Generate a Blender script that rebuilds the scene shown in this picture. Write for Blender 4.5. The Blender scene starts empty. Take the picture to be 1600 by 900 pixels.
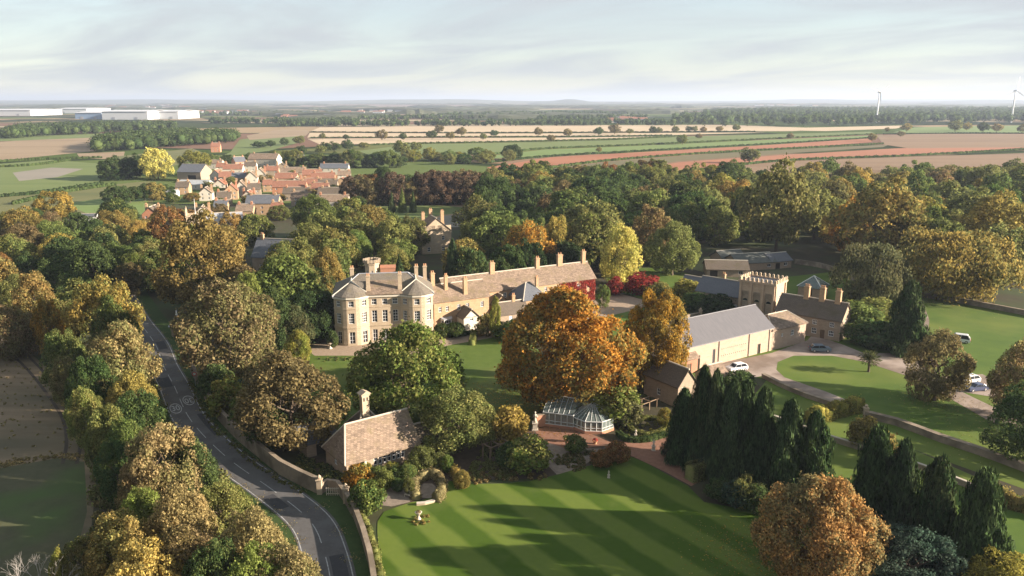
import bpy, bmesh, math, random
import numpy as np
from mathutils import Vector, Matrix
S = bpy.context.scene
COL = S.collection
# ---------------------------------------------------------------- camera, sky, sun, exposure
F, CAMH, HOR = 1245.0, 55.0, 155.5            # focal length in photo pixels (1600 wide), height above ground, horizon row
PITCH = math.atan((450 - HOR) / F)
CP, SP = math.cos(PITCH), math.sin(PITCH)
cd = bpy.data.cameras.new('camera'); cam = bpy.data.objects.new('camera', cd); COL.objects.link(cam)
cam.location = (0, 0, CAMH); cam.rotation_euler = (math.pi / 2 - PITCH, 0, 0)
cd.sensor_width = 36; cd.lens = 36 * F / 1600; cd.clip_start = 1; cd.clip_end = 200000
S.camera = cam
SUN_EL, SUN_AZ = math.radians(16.5), math.radians(-9)     # azimuth measured from +X (the right), negative = behind the camera
sd = Vector((math.cos(SUN_EL) * math.cos(SUN_AZ), math.cos(SUN_EL) * math.sin(SUN_AZ), math.sin(SUN_EL)))
sl = bpy.data.lights.new('sun', 'SUN'); sl.energy = 5.0; sl.angle = math.radians(0.55); sl.color = (1.0, 0.86, 0.72)
so = bpy.data.objects.new('sun', sl); COL.objects.link(so); so.rotation_euler = sd.to_track_quat('Z', 'Y').to_euler(); so.location = (300, -50, 200)
W = bpy.data.worlds.new('World'); S.world = W; W.use_nodes = True
def build_world():
    nt = W.node_tree; nt.nodes.clear(); N = nt.nodes.new; L = nt.links.new
    out = N('ShaderNodeOutputWorld'); bg = N('ShaderNodeBackground'); bg.inputs[1].default_value = 0.112
    sky = N('ShaderNodeTexSky'); sky.sky_type = 'NISHITA'; sky.sun_disc = False
    sky.sun_elevation = SUN_EL; sky.sun_rotation = math.pi / 2 - SUN_AZ
    sky.air_density = 1.0; sky.dust_density = 0.2; sky.ozone_density = 1.2
    tc = N('ShaderNodeTexCoord'); sep = N('ShaderNodeSeparateXYZ'); L(tc.outputs['Generated'], sep.inputs[0])
    def M(op, a, b=None, clamp=False):
        m = N('ShaderNodeMath'); m.operation = op; m.use_clamp = clamp
        for i, v in enumerate((a, b)):
            if v is None: continue
            if isinstance(v, (int, float)): m.inputs[i].default_value = v
            else: L(v, m.inputs[i])
        return m.outputs[0]
    z = M('ADD', M('MAXIMUM', sep.outputs[2], 0.0), 0.10)
    u = M('DIVIDE', sep.outputs[0], z); v = M('DIVIDE', sep.outputs[1], z)
    cb = N('ShaderNodeCombineXYZ'); L(M('MULTIPLY', u, 0.8), cb.inputs[0]); L(M('ADD', v, M('MULTIPLY', u, 0.5)), cb.inputs[1])
    n1 = N('ShaderNodeTexNoise'); n1.inputs['Scale'].default_value = 0.62; n1.inputs['Detail'].default_value = 8; n1.inputs['Roughness'].default_value = 0.58; n1.inputs['Distortion'].default_value = 0.6
    L(cb.outputs[0], n1.inputs['Vector'])
    rp = N('ShaderNodeValToRGB'); rp.color_ramp.elements[0].position = 0.34; rp.color_ramp.elements[1].position = 0.66; rp.color_ramp.interpolation = 'EASE'
    rp.color_ramp.elements[0].color = (0, 0, 0, 1); rp.color_ramp.elements[1].color = (1, 1, 1, 1)
    L(n1.outputs['Fac'], rp.inputs[0])
    n2 = N('ShaderNodeTexNoise'); n2.inputs['Scale'].default_value = 1.6; n2.inputs['Detail'].default_value = 5
    L(cb.outputs[0], n2.inputs['Vector'])
    cc = N('ShaderNodeMix'); cc.data_type = 'RGBA'; L(n2.outputs['Fac'], cc.inputs[0])
    cc.inputs[6].default_value = (1.36, 1.49, 1.61, 1); cc.inputs[7].default_value = (1.53, 1.61, 1.68, 1)
    mx = N('ShaderNodeMix'); mx.data_type = 'RGBA'; L(M('ADD', M('MULTIPLY', rp.outputs[0], 0.36), 0.61, True), mx.inputs[0]); dim = N('ShaderNodeVectorMath'); dim.operation = 'SCALE'; dim.inputs['Scale'].default_value = 0.55; L(sky.outputs[0], dim.inputs[0]); L(dim.outputs[0], mx.inputs[6]); L(cc.outputs[2], mx.inputs[7])
    L(mx.outputs[2], bg.inputs[0]); L(bg.outputs[0], out.inputs[0])
build_world()
vs = S.view_settings; vs.view_transform = 'Standard'; vs.look = 'None'; vs.exposure = 1.92; vs.gamma = 1.0; vs.use_curve_mapping = False
cy = S.cycles; cy.use_denoising = True; cy.max_bounces = 5; cy.diffuse_bounces = 2; cy.glossy_bounces = 2; cy.transmission_bounces = 4
cy.transparent_max_bounces = 8; cy.volume_bounces = 0; cy.caustics_reflective = False; cy.caustics_refractive = False; cy.sample_clamp_indirect = 4
# ---------------------------------------------------------------- geometry helpers
def P(px, py, z=0.0):
    """photo pixel (1600x900) -> point of the place at height z"""
    u = (px - 800) / F; v = (450 - py) / F
    d = (u, CP + v * SP, -SP + v * CP); t = (z - CAMH) / d[2]
    return Vector((d[0] * t, d[1] * t, z))
def depth(p): return p[1] * CP - (p[2] - CAMH) * SP
def zat(base, ytop):
    a = base[1] * SP - CAMH * CP; b = base[1] * CP + CAMH * SP; k = (450 - ytop) / F
    return (k * b - a) / (CP + k * SP)
def proj(p):
    d = depth(p); return 800 + F * p[0] / d, 450 - F * (p[1] * SP + (p[2] - CAMH) * CP) / d
MATS = {}
def mat(name): return MATS[name]
class MB:
    def __init__(s): s.v = []; s.f = []; s.mi = []; s.m = 0
    def add(s, vs_, fs):
        o = len(s.v); s.v += [tuple(v) for v in vs_]; s.f += [tuple(i + o for i in f) for f in fs]; s.mi += [s.m] * len(fs); return s
    def box(s, x0, x1, y0, y1, z0, z1, M=None):
        v = [Vector(q) for q in ((x0,y0,z0),(x1,y0,z0),(x1,y1,z0),(x0,y1,z0),(x0,y0,z1),(x1,y0,z1),(x1,y1,z1),(x0,y1,z1))]
        if M is not None: v = [M @ q for q in v]
        return s.add(v, [(0,3,2,1),(4,5,6,7),(0,1,5,4),(1,2,6,5),(2,3,7,6),(3,0,4,7)])
    def prism(s, pts, z0, z1, cap=True):
        n = len(pts); v = [(p[0], p[1], z0) for p in pts] + [(p[0], p[1], z1) for p in pts]
        f = [(i, (i+1) % n, (i+1) % n + n, i + n) for i in range(n)]
        if cap: f += [tuple(range(n, 2*n)), tuple(range(n-1, -1, -1))]
        return s.add(v, f)
    def slab(s, pts, t):
        """a roof plane: polygon pts (counter-clockwise from outside) given thickness t downwards"""
        n = len(pts); v = list(pts) + [(p[0], p[1], p[2] - t) for p in pts]
        return s.add(v, [tuple(range(n)), tuple(range(2*n-1, n-1, -1))] + [(i, i+n, (i+1) % n + n, (i+1) % n) for i in range(n)])
    def lathe(s, prof, n=10, c=(0,0,0)):
        v = []; f = []
        for r, z in prof:
            for k in range(n):
                a = 2*math.pi*k/n; v.append((c[0]+r*math.cos(a), c[1]+r*math.sin(a), c[2]+z))
        for j in range(len(prof)-1):
            for k in range(n):
                f.append((j*n+k, j*n+(k+1) % n, (j+1)*n+(k+1) % n, (j+1)*n+k))
        f.append(tuple(range(n-1, -1, -1))); f.append(tuple((len(prof)-1)*n+k for k in range(n)))
        return s.add(v, f)
    def tube(s, a, b, r0, r1=None, n=6):
        a = Vector(a); b = Vector(b); r1 = r0 if r1 is None else r1
        q = (b-a).to_track_quat('Z', 'Y') if (b-a).length > 1e-6 else Matrix.Identity(3).to_quaternion()
        v = []
        for c_, r in ((a, r0), (b, r1)):
            for k in range(n):
                t = 2*math.pi*k/n; v.append(c_ + q @ Vector((r*math.cos(t), r*math.sin(t), 0)))
        return s.add(v, [(k, (k+1) % n, (k+1) % n+n, k+n) for k in range(n)] + [tuple(range(n-1,-1,-1)), tuple(range(n,2*n))])
    def mesh(s, name, mats):
        me = bpy.data.meshes.new(name); me.from_pydata(s.v, [], s.f)
        for m in (mats if isinstance(mats, (list, tuple)) else [mats]): me.materials.append(MATS[m] if isinstance(m, str) else m)
        if any(s.mi): me.polygons.foreach_set('material_index', s.mi)
        me.update(); return me
    def build(s, name, mats, parent=None, smooth=False, **k):
        me = s.mesh(name, mats)
        if smooth: me.polygons.foreach_set('use_smooth', [True]*len(me.polygons))
        return obj(name, me, parent, **k)
def obj(name, me, parent=None, loc=None, rz=None, scale=None):
    o = bpy.data.objects.new(name, me); COL.objects.link(o)
    if parent is not None: o.parent = parent
    if loc is not None: o.location = loc
    if rz is not None: o.rotation_euler = (0, 0, rz)
    if scale is not None: o.scale = scale
    return o
def tag(o, label=None, cat=None, group=None, kind=None):
    if label: o['label'] = label
    if cat: o['category'] = cat
    if group: o['group'] = group
    if kind: o['kind'] = kind
    return o
def empty(name, loc=(0,0,0), rz=0.0):
    o = obj(name, None, None, loc, rz); o.empty_display_size = 0.5; return o
def catmull(pts, step):
    pts = [Vector(p) for p in pts]; out = []
    q = [pts[0]*2-pts[1]] + pts + [pts[-1]*2-pts[-2]]
    for i in range(1, len(q)-2):
        p0, p1, p2, p3 = q[i-1:i+3]; n = max(1, int((p2-p1).length/step))
        for k in range(n):
            t = k/n
            out.append(0.5*((2*p1)+(p2-p0)*t+(2*p0-5*p1+4*p2-p3)*t*t+(3*p1-p0-3*p2+p3)*t**3))
    out.append(pts[-1]); return out
def offset(line, d):
    """line shifted to its left by d"""
    r = []
    for i, p in enumerate(line):
        t = line[min(i+1, len(line)-1)] - line[max(i-1, 0)]; t.z = 0; t.normalize()
        r.append(p + Vector((-t.y, t.x, 0))*d)
    return r
def sheet(name, pts, z, m, label=None, parent=None, kind='structure'):
    """a flat sheet of ground; pts are world points"""
    b = MB(); b.add([(p[0], p[1], z) for p in pts], [tuple(range(len(pts)))])
    me = b.mesh(name, m); bm = bmesh.new(); bm.from_mesh(me)
    for f in bm.faces:
        if f.normal.z < 0: f.normal_flip()
    bmesh.ops.triangulate(bm, faces=bm.faces[:], ngon_method='EAR_CLIP'); bm.to_mesh(me); bm.free()
    o = obj(name, me, parent)
    if parent is None: tag(o, label, None, None, kind)
    return o
def psheet(name, pix, z, m, label=None, smooth=0, **k):
    pts = [P(x, y) for x, y in pix]
    if smooth: pts = catmull(pts + [pts[0]], smooth)[:-1]
    return sheet(name, pts, z, m, label, **k)
def strip(name, left, right, z, m, parent=None, z2=None):
    b = MB(); n = len(left)
    b.add([(p.x, p.y, z) for p in left] + [(p.x, p.y, z) for p in right], [(i, n+i, n+i+1, i+1) for i in range(n-1)])
    return b.build(name, m, parent)
# ---------------------------------------------------------------- materials
def newmat(name):
    m = bpy.data.materials.new(name); m.use_nodes = True; MATS[name] = m
    nt = m.node_tree; nt.nodes.clear(); o = nt.nodes.new('ShaderNodeOutputMaterial')
    return m, nt, nt.nodes.new, nt.links.new, o
def mixc(N, L, fac, a, b, mode='MIX'):
    x = N('ShaderNodeMix'); x.data_type = 'RGBA'; x.blend_type = mode
    for i, v in ((0, fac), (6, a), (7, b)):
        if isinstance(v, (int, float)): x.inputs[i].default_value = v
        elif isinstance(v, tuple): x.inputs[i].default_value = (*v, 1) if len(v) == 3 else v
        else: L(v, x.inputs[i])
    return x.outputs[2]
def noise(N, L, vec, scale, detail=4, rough=0.55):
    n = N('ShaderNodeTexNoise'); n.inputs['Scale'].default_value = scale; n.inputs['Detail'].default_value = detail; n.inputs['Roughness'].default_value = rough
    if vec is not None: L(vec, n.inputs['Vector'])
    return n.outputs['Fac']
def ramp(N, L, fac, lo, hi):
    r = N('ShaderNodeMapRange'); r.inputs[1].default_value = lo; r.inputs[2].default_value = hi; L(fac, r.inputs[0]); return r.outputs[0]
def surf(name, c1, c2, scale=1.0, rough=0.9, c3=None, s3=0.1, bump=0.0, bscale=20, spec=0.2, metal=0.0, stretch=None):
    """mottled surface: two colours in noise, a third in larger patches"""
    m, nt, N, L, o = newmat(name)
    tc = N('ShaderNodeTexCoord'); vec = tc.outputs['Object']
    if stretch:
        mp = N('ShaderNodeMapping'); mp.inputs['Scale'].default_value = stretch[:3]
        if len(stretch) > 3: mp.inputs['Rotation'].default_value = (0, 0, stretch[3])
        L(vec, mp.inputs[0]); vec = mp.outputs[0]
    col = mixc(N, L, ramp(N, L, noise(N, L, vec, scale, 6, 0.65), 0.3, 0.7), c1, c2)
    if c3: col = mixc(N, L, ramp(N, L, noise(N, L, vec, s3, 3), 0.45, 0.62), col, c3)
    b = N('ShaderNodeBsdfPrincipled'); L(col, b.inputs['Base Color']); b.inputs['Roughness'].default_value = rough
    b.inputs['Specular IOR Level'].default_value = spec; b.inputs['Metallic'].default_value = metal
    if bump:
        bp = N('ShaderNodeBump'); bp.inputs['Strength'].default_value = bump; bp.inputs['Distance'].default_value = 0.05
        L(noise(N, L, vec, bscale, 4), bp.inputs['Height']); L(bp.outputs[0], b.inputs['Normal'])
    L(b.outputs[0], o.inputs[0]); return m
def coursed(name, c1, c2, mortar, bw, bh, rough=0.9, moss=None, roof=False, ms=0.02, spec=0.2):
    """coursed stone, brick or slates: rows in z, columns along the wall"""
    m, nt, N, L, o = newmat(name)
    tc = N('ShaderNodeTexCoord'); sep = N('ShaderNodeSeparateXYZ'); L(tc.outputs['Object'], sep.inputs[0])
    a = N('ShaderNodeMath'); a.operation = 'ADD'; L(sep.outputs[0], a.inputs[0]); L(sep.outputs[1], a.inputs[1])
    z = N('ShaderNodeMath'); z.operation = 'MULTIPLY'; L(sep.outputs[2], z.inputs[0]); z.inputs[1].default_value = 1.6 if roof else 1.0
    cb = N('ShaderNodeCombineXYZ'); L(a.outputs[0], cb.inputs[0]); L(z.outputs[0], cb.inputs[1])
    br = N('ShaderNodeTexBrick'); L(cb.outputs[0], br.inputs['Vector']); br.inputs['Scale'].default_value = 1
    br.inputs['Brick Width'].default_value = bw; br.inputs['Row Height'].default_value = bh; br.inputs['Mortar Size'].default_value = ms
    br.inputs['Color1'].default_value = (*c1, 1); br.inputs['Color2'].default_value = (*c2, 1); br.inputs['Mortar'].default_value = (*mortar, 1); br.inputs['Bias'].default_value = 0
    n = noise(N, L, tc.outputs['Object'], 0.7, 6, 0.7)
    col = mixc(N, L, 0.42, br.outputs['Color'], mixc(N, L, ramp(N, L, n, 0.3, 0.7), c1, c2))
    if moss: col = mixc(N, L, ramp(N, L, noise(N, L, tc.outputs['Object'], 0.35, 7, 0.7), 0.5, 0.68), col, moss)
    b = N('ShaderNodeBsdfPrincipled'); L(col, b.inputs['Base Color']); b.inputs['Roughness'].default_value = rough; b.inputs['Specular IOR Level'].default_value = spec
    bp = N('ShaderNodeBump'); bp.inputs['Strength'].default_value = 0.6; bp.inputs['Distance'].default_value = 0.04
    inv = N('ShaderNodeMath'); inv.operation = 'SUBTRACT'; inv.inputs[0].default_value = 1; L(br.outputs['Fac'], inv.inputs[1])
    ad = N('ShaderNodeMath'); ad.operation = 'ADD'; L(inv.outputs[0], ad.inputs[0]); L(noise(N, L, tc.outputs['Object'], 9, 3), ad.inputs[1])
    L(ad.outputs[0], bp.inputs['Height']); L(bp.outputs[0], b.inputs['Normal'])
    L(b.outputs[0], o.inputs[0]); return m
def foliage(name, trans=0.48, geo=False):
    """leaf colour from the object's own two colours (obj.color and obj['tint']), mixed in patches, varied leaf by leaf"""
    m, nt, N, L, o = newmat(name)
    oi = N('ShaderNodeObjectInfo'); at = N('ShaderNodeAttribute'); at.attribute_type = 'OBJECT'; at.attribute_name = 'tint'
    ca, cb_ = oi.outputs['Color'], at.outputs['Color']
    if geo:   # many trees in one mesh carry their two colours per face
        at.attribute_type = 'GEOMETRY'; at.attribute_name = 'leaf_b'; a2 = N('ShaderNodeAttribute'); a2.attribute_name = 'leaf_a'; ca, cb_ = a2.outputs['Color'], at.outputs['Color']
    tc = N('ShaderNodeTexCoord'); va = N('ShaderNodeVectorMath'); va.operation = 'ADD'; L(tc.outputs['Object'], va.inputs[0])
    rv = N('ShaderNodeMath'); rv.operation = 'MULTIPLY'; L(oi.outputs['Random'], rv.inputs[0]); rv.inputs[1].default_value = 37; L(rv.outputs[0], va.inputs[1])
    n = noise(N, L, va.outputs[0], 0.16 if geo else 2.4, 3, 0.6)
    ge = N('ShaderNodeNewGeometry')
    f = N('ShaderNodeMath'); f.operation = 'ADD'; L(n, f.inputs[0]); 
    j = N('ShaderNodeMath'); j.operation = 'MULTIPLY_ADD'; L(ge.outputs['Random Per Island'], j.inputs[0]); j.inputs[1].default_value = 0.3; j.inputs[2].default_value = -0.15; L(j.outputs[0], f.inputs[1])
    col = mixc(N, L, ramp(N, L, f.outputs[0], 0.42, 0.6), ca, cb_)
    w = N('ShaderNodeTexWhiteNoise'); w.noise_dimensions = '1D'; L(ge.outputs['Random Per Island'], w.inputs['W'])
    mr = N('ShaderNodeMapRange'); mr.inputs[3].default_value = 0.4; mr.inputs[4].default_value = 1.65; L(w.outputs['Value'], mr.inputs[0])
    vm = N('ShaderNodeVectorMath'); vm.operation = 'SCALE'; L(col, vm.inputs[0]); L(mr.outputs[0], vm.inputs['Scale'])
    d = N('ShaderNodeBsdfDiffuse'); t = N('ShaderNodeBsdfTranslucent'); mx = N('ShaderNodeMixShader'); mx.inputs[0].default_value = trans
    L(vm.outputs[0], d.inputs[0]); L(vm.outputs[0], t.inputs[0]); L(d.outputs[0], mx.inputs[1]); L(t.outputs[0], mx.inputs[2]); L(mx.outputs[0], o.inputs[0])
    return m
foliage('leaves'); foliage('needles', 0.12); foliage('leaves_mixed', 0.48, True)
surf('bark', (0.07,0.05,0.035), (0.13,0.10,0.07), 3, bump=0.5)
surf('pale_bark', (0.22,0.20,0.175), (0.33,0.31,0.28), 3)
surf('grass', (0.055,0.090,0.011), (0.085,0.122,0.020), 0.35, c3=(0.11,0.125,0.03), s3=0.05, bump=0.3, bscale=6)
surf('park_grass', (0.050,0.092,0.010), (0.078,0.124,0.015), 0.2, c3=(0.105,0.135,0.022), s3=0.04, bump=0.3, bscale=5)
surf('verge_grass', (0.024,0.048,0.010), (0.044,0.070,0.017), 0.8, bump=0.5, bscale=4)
surf('woodland_floor', (0.035,0.032,0.018), (0.06,0.05,0.025), 0.3, c3=(0.045,0.06,0.02), s3=0.06)
surf('asphalt', (0.068,0.064,0.061), (0.094,0.089,0.085), 2.2, rough=0.85, c3=(0.10,0.098,0.095), s3=0.22, bump=0.1, bscale=40)
surf('road_paint', (0.435,0.435,0.418), (0.191,0.191,0.187), 3.5, rough=0.7)
surf('gravel', (0.235,0.172,0.118), (0.313,0.243,0.172), 1.5, bump=0.3, bscale=30)
surf('drive', (0.157,0.118,0.090), (0.211,0.165,0.130), 0.5, c3=(0.31,0.25,0.205), s3=0.12)
surf('paving', (0.15,0.12,0.095), (0.25,0.20,0.15), 1.2, bump=0.3, bscale=6)
surf('brick_paving', (0.17,0.085,0.055), (0.24,0.13,0.085), 1.5, bump=0.3, bscale=8)
surf('bed_soil', (0.05,0.036,0.024), (0.085,0.06,0.04), 0.9, bump=0.6, bscale=5)
surf('plough_soil', (0.135,0.098,0.058), (0.24,0.178,0.108), 0.25, c3=(0.075,0.07,0.04), s3=0.03, bump=0.5, bscale=3, stretch=(0.25,1.6,1,0.35))
surf('dark_crop', (0.06,0.062,0.03), (0.09,0.085,0.045), 0.4, c3=(0.06,0.10,0.025), s3=0.05, bump=0.3, bscale=4)
surf('rut_soil', (0.045,0.036,0.026), (0.08,0.062,0.045), 0.6)
def field(name, c1, c2, rot=0.0): surf(name, c1, c2, 0.02, c3=tuple(0.8*a+0.2*b for a, b in zip(c2, c1)), s3=0.006, stretch=(0.35, 2.2, 1, rot))
field('field_green', (0.096,0.135,0.039), (0.135,0.165,0.052), 0.1)
field('field_bright', (0.109,0.170,0.044), (0.148,0.196,0.061), 0.1)
field('field_meadow', (0.087,0.100,0.035), (0.139,0.135,0.052), 0.4)
field('field_stubble', (0.383,0.291,0.183), (0.470,0.374,0.252), 0.1)
field('field_tan', (0.209,0.148,0.087), (0.278,0.209,0.131), 0.15)
field('field_red', (0.245,0.095,0.048), (0.315,0.140,0.075), 0.2)
field('field_brown', (0.155,0.098,0.055), (0.225,0.150,0.088), 0.2)
field('field_olive', (0.096,0.087,0.039), (0.139,0.117,0.057), 0.2)
field('field_grey', (0.191,0.174,0.139), (0.244,0.217,0.174), 0.2)
coursed('limestone', (0.353,0.274,0.184), (0.438,0.353,0.250), (0.36,0.28,0.19), 0.8, 0.35, ms=0.012)
coursed('warm_stone', (0.321,0.208,0.118), (0.415,0.286,0.172), (0.32,0.225,0.145), 0.6, 0.28)
coursed('rubble_stone', (0.250,0.192,0.137), (0.353,0.278,0.200), (0.24,0.185,0.135), 0.5, 0.22)
coursed('barn_stone', (0.345,0.255,0.188), (0.431,0.329,0.247), (0.36,0.27,0.20), 0.7, 0.3)
coursed('brick', (0.34,0.14,0.08), (0.42,0.20,0.11), (0.35,0.28,0.22), 0.3, 0.12)
coursed('manor_slates', (0.125,0.108,0.085), (0.19,0.165,0.13), (0.07,0.06,0.05), 0.5, 0.28, moss=(0.15,0.125,0.075), roof=True, ms=0.03)
coursed('stone_slates', (0.105,0.078,0.057), (0.315,0.23,0.165), (0.08,0.06,0.045), 0.55, 0.30, moss=(0.14,0.11,0.06), roof=True, ms=0.03)
coursed('brown_slates', (0.10,0.08,0.062), (0.15,0.12,0.09), (0.05,0.04,0.033), 0.45, 0.26, moss=(0.09,0.075,0.045), roof=True, ms=0.03)
coursed('blue_slates', (0.085,0.092,0.105), (0.12,0.127,0.14), (0.05,0.055,0.06), 0.4, 0.24, roof=True, rough=0.6, spec=0.4)
coursed('pantiles', (0.20,0.098,0.065), (0.31,0.15,0.10), (0.18,0.08,0.05), 0.4, 0.3, moss=(0.22,0.12,0.075), roof=True, ms=0.04)
surf('old_wall', (0.20,0.16,0.115), (0.30,0.24,0.175), 0.8, c3=(0.15,0.12,0.085), s3=0.3, bump=0.5, bscale=5)
surf('grey_sheet', (0.090,0.088,0.093), (0.118,0.113,0.118), 0.8, rough=0.6, spec=0.35, stretch=(3,0.3,1))
surf('lead', (0.22,0.23,0.25), (0.28,0.29,0.31), 1.0, rough=0.55, spec=0.4)
surf('ridge_tile', (0.365,0.313,0.244), (0.452,0.400,0.322), 2.0)
surf('clay_pot', (0.45,0.24,0.13), (0.52,0.32,0.18), 3.0)
surf('white_paint', (0.666,0.657,0.630), (0.720,0.711,0.684), 2.0, rough=0.5, spec=0.4)
surf('aged_white', (0.42,0.42,0.39), (0.55,0.54,0.51), 2.0, rough=0.5, spec=0.4)
surf('cream_render', (0.470,0.423,0.337), (0.533,0.485,0.400), 0.6)
surf('white_sheet', (0.466,0.479,0.486), (0.506,0.513,0.519), 0.05, rough=0.6)
surf('statue_stone', (0.38,0.33,0.26), (0.52,0.46,0.37), 2.5, bump=0.4, bscale=8)
surf('timber', (0.16,0.11,0.07), (0.24,0.17,0.11), 3.0, stretch=(1,1,0.2))
surf('pale_timber', (0.42,0.36,0.27), (0.55,0.48,0.37), 3.0, stretch=(1,1,0.2))
surf('dark_metal', (0.03,0.03,0.033), (0.05,0.05,0.053), 3.0, rough=0.5, spec=0.5)
surf('rubber', (0.02,0.02,0.02), (0.03,0.03,0.03), 5.0)
surf('steel', (0.5,0.5,0.52), (0.6,0.6,0.62), 3.0, rough=0.35, metal=0.8)
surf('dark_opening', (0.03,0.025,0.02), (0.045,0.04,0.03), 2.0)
surf('door_paint', (0.10,0.065,0.04), (0.15,0.10,0.06), 2.0, rough=0.6)
surf('turbine_white', (0.78,0.79,0.80), (0.83,0.83,0.84), 0.3, rough=0.4)
surf('sign_red', (0.55,0.03,0.03), (0.6,0.05,0.04), 3, rough=0.4)
surf('pool_water', (0.03,0.04,0.045), (0.04,0.05,0.055), 1, rough=0.08, spec=0.5)
def glass(name, tint, r=0.08):
    m, nt, N, L, o = newmat(name)
    b = N('ShaderNodeBsdfPrincipled'); b.inputs['Base Color'].default_value = (*tint, 1); b.inputs['Roughness'].default_value = r; b.inputs['Specular IOR Level'].default_value = 0.6
    L(b.outputs[0], o.inputs[0])
glass('window_glass', (0.022,0.024,0.028))
def clear_glass():
    m, nt, N, L, o = newmat('roof_glass')
    t = N('ShaderNodeBsdfTransparent'); t.inputs[0].default_value = (0.62,0.70,0.66,1); g = N('ShaderNodeBsdfPrincipled'); g.inputs['Base Color'].default_value = (0.25,0.30,0.28,1); g.inputs['Roughness'].default_value = 0.12; g.inputs['Specular IOR Level'].default_value = 0.7
    x = N('ShaderNodeMixShader'); x.inputs[0].default_value = 0.45; L(t.outputs[0], x.inputs[1]); L(g.outputs[0], x.inputs[2]); L(x.outputs[0], o.inputs[0])
clear_glass()
def carpaint(name, c):
    m, nt, N, L, o = newmat(name)
    b = N('ShaderNodeBsdfPrincipled'); b.inputs['Base Color'].default_value = (*c, 1); b.inputs['Roughness'].default_value = 0.3; b.inputs['Metallic'].default_value = 0.1
    b.inputs['Coat Weight'].default_value = 0.6; b.inputs['Coat Roughness'].default_value = 0.08
    n = noise(N, L, None, 6, 3); x = mixc(N, L, n, tuple(0.9*q for q in c), c); L(x, b.inputs['Base Color']); L(b.outputs[0], o.inputs[0])
carpaint('car_white', (0.75,0.75,0.74)); carpaint('car_blue', (0.10,0.15,0.20)); carpaint('car_navy', (0.06,0.075,0.14))
def lawn_mat():
    m, nt, N, L, o = newmat('striped_lawn')
    tc = N('ShaderNodeTexCoord'); mp = N('ShaderNodeMapping'); mp.vector_type = 'POINT'; mp.inputs['Rotation'].default_value = (0, 0, math.radians(54)); L(tc.outputs['Object'], mp.inputs[0])
    sep = N('ShaderNodeSeparateXYZ'); L(mp.outputs[0], sep.inputs[0])
    a = N('ShaderNodeMath'); a.operation = 'MULTIPLY_ADD'; L(sep.outputs[1], a.inputs[0]); a.inputs[1].default_value = 2*math.pi/6.6
    nn = noise(N, L, tc.outputs['Object'], 0.25, 2); L(nn, a.inputs[2])
    sn = N('ShaderNodeMath'); sn.operation = 'SINE'; L(a.outputs[0], sn.inputs[0])
    f = ramp(N, L, sn.outputs[0], -0.35, 0.35)
    col = mixc(N, L, f, (0.042,0.078,0.005), (0.104,0.140,0.022))
    f2 = ramp(N, L, noise(N, L, tc.outputs['Object'], 0.9, 6, 0.7), 0.35, 0.7)
    k2 = N('ShaderNodeMath'); k2.operation = 'MULTIPLY'; L(f2, k2.inputs[0]); k2.inputs[1].default_value = 0.3; f2 = k2.outputs[0]
    col = mixc(N, L, f2, col, (0.062,0.10,0.012)); 
    f3 = ramp(N, L, noise(N, L, tc.outputs['Object'], 0.12, 4, 0.6), 0.52, 0.72)
    k = N('ShaderNodeMath'); k.operation = 'MULTIPLY'; L(f3, k.inputs[0]); k.inputs[1].default_value = 0.4
    col = mixc(N, L, k.outputs[0], col, (0.105,0.125,0.03))
    b = N('ShaderNodeBsdfPrincipled'); L(col, b.inputs['Base Color']); b.inputs['Roughness'].default_value = 0.9; b.inputs['Specular IOR Level'].default_value = 0.15
    bp = N('ShaderNodeBump'); bp.inputs['Strength'].default_value = 0.4; bp.inputs['Distance'].default_value = 0.05; L(noise(N, L, tc.outputs['Object'], 12, 3), bp.inputs['Height']); L(bp.outputs[0], b.inputs['Normal'])
    L(b.outputs[0], o.inputs[0])
lawn_mat()
def country_mat():
    """far farmland: a patchwork of fields too distant to tell hedges and crops apart"""
    m, nt, N, L, o = newmat('farmland')
    tc = N('ShaderNodeTexCoord'); mp = N('ShaderNodeMapping'); mp.inputs['Scale'].default_value = (1/520, 1/300, 1); mp.inputs['Rotation'].default_value = (0, 0, 0.2); L(tc.outputs['Object'], mp.inputs[0])
    vo = N('ShaderNodeTexVoronoi'); vo.inputs['Scale'].default_value = 1; vo.voronoi_dimensions = '2D'; L(mp.outputs[0], vo.inputs['Vector'])
    sp = N('ShaderNodeSeparateColor'); L(vo.outputs['Color'], sp.inputs[0])
    r = N('ShaderNodeValToRGB'); r.color_ramp.interpolation = 'CONSTANT'; e = r.color_ramp.elements
    cols = [(0.07,0.10,0.03), (0.28,0.21,0.13), (0.10,0.13,0.045), (0.17,0.105,0.075), (0.045,0.06,0.025), (0.33,0.27,0.18), (0.12,0.13,0.05), (0.035,0.05,0.022), (0.22,0.15,0.10)]
    e[0].color = (*cols[0], 1); e[1].position = 1/9; e[1].color = (*cols[1], 1)
    for i in range(2, 9): q = e.new(i/9); q.color = (*cols[i], 1)
    L(sp.outputs[0], r.inputs[0])
    v2 = N('ShaderNodeTexVoronoi'); v2.feature = 'DISTANCE_TO_EDGE'; v2.inputs['Scale'].default_value = 1; v2.voronoi_dimensions = '2D'; L(mp.outputs[0], v2.inputs['Vector'])
    f = ramp(N, L, v2.outputs['Distance'], 0.02, 0.05)
    col = mixc(N, L, f, (0.03,0.042,0.018), r.outputs[0])
    w = ramp(N, L, noise(N, L, tc.outputs['Object'], 0.0012, 4, 0.6), 0.53, 0.58)
    col = mixc(N, L, w, col, (0.03,0.042,0.02))
    b = N('ShaderNodeBsdfDiffuse'); L(col, b.inputs[0]); L(b.outputs[0], o.inputs[0])
country_mat()
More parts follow.
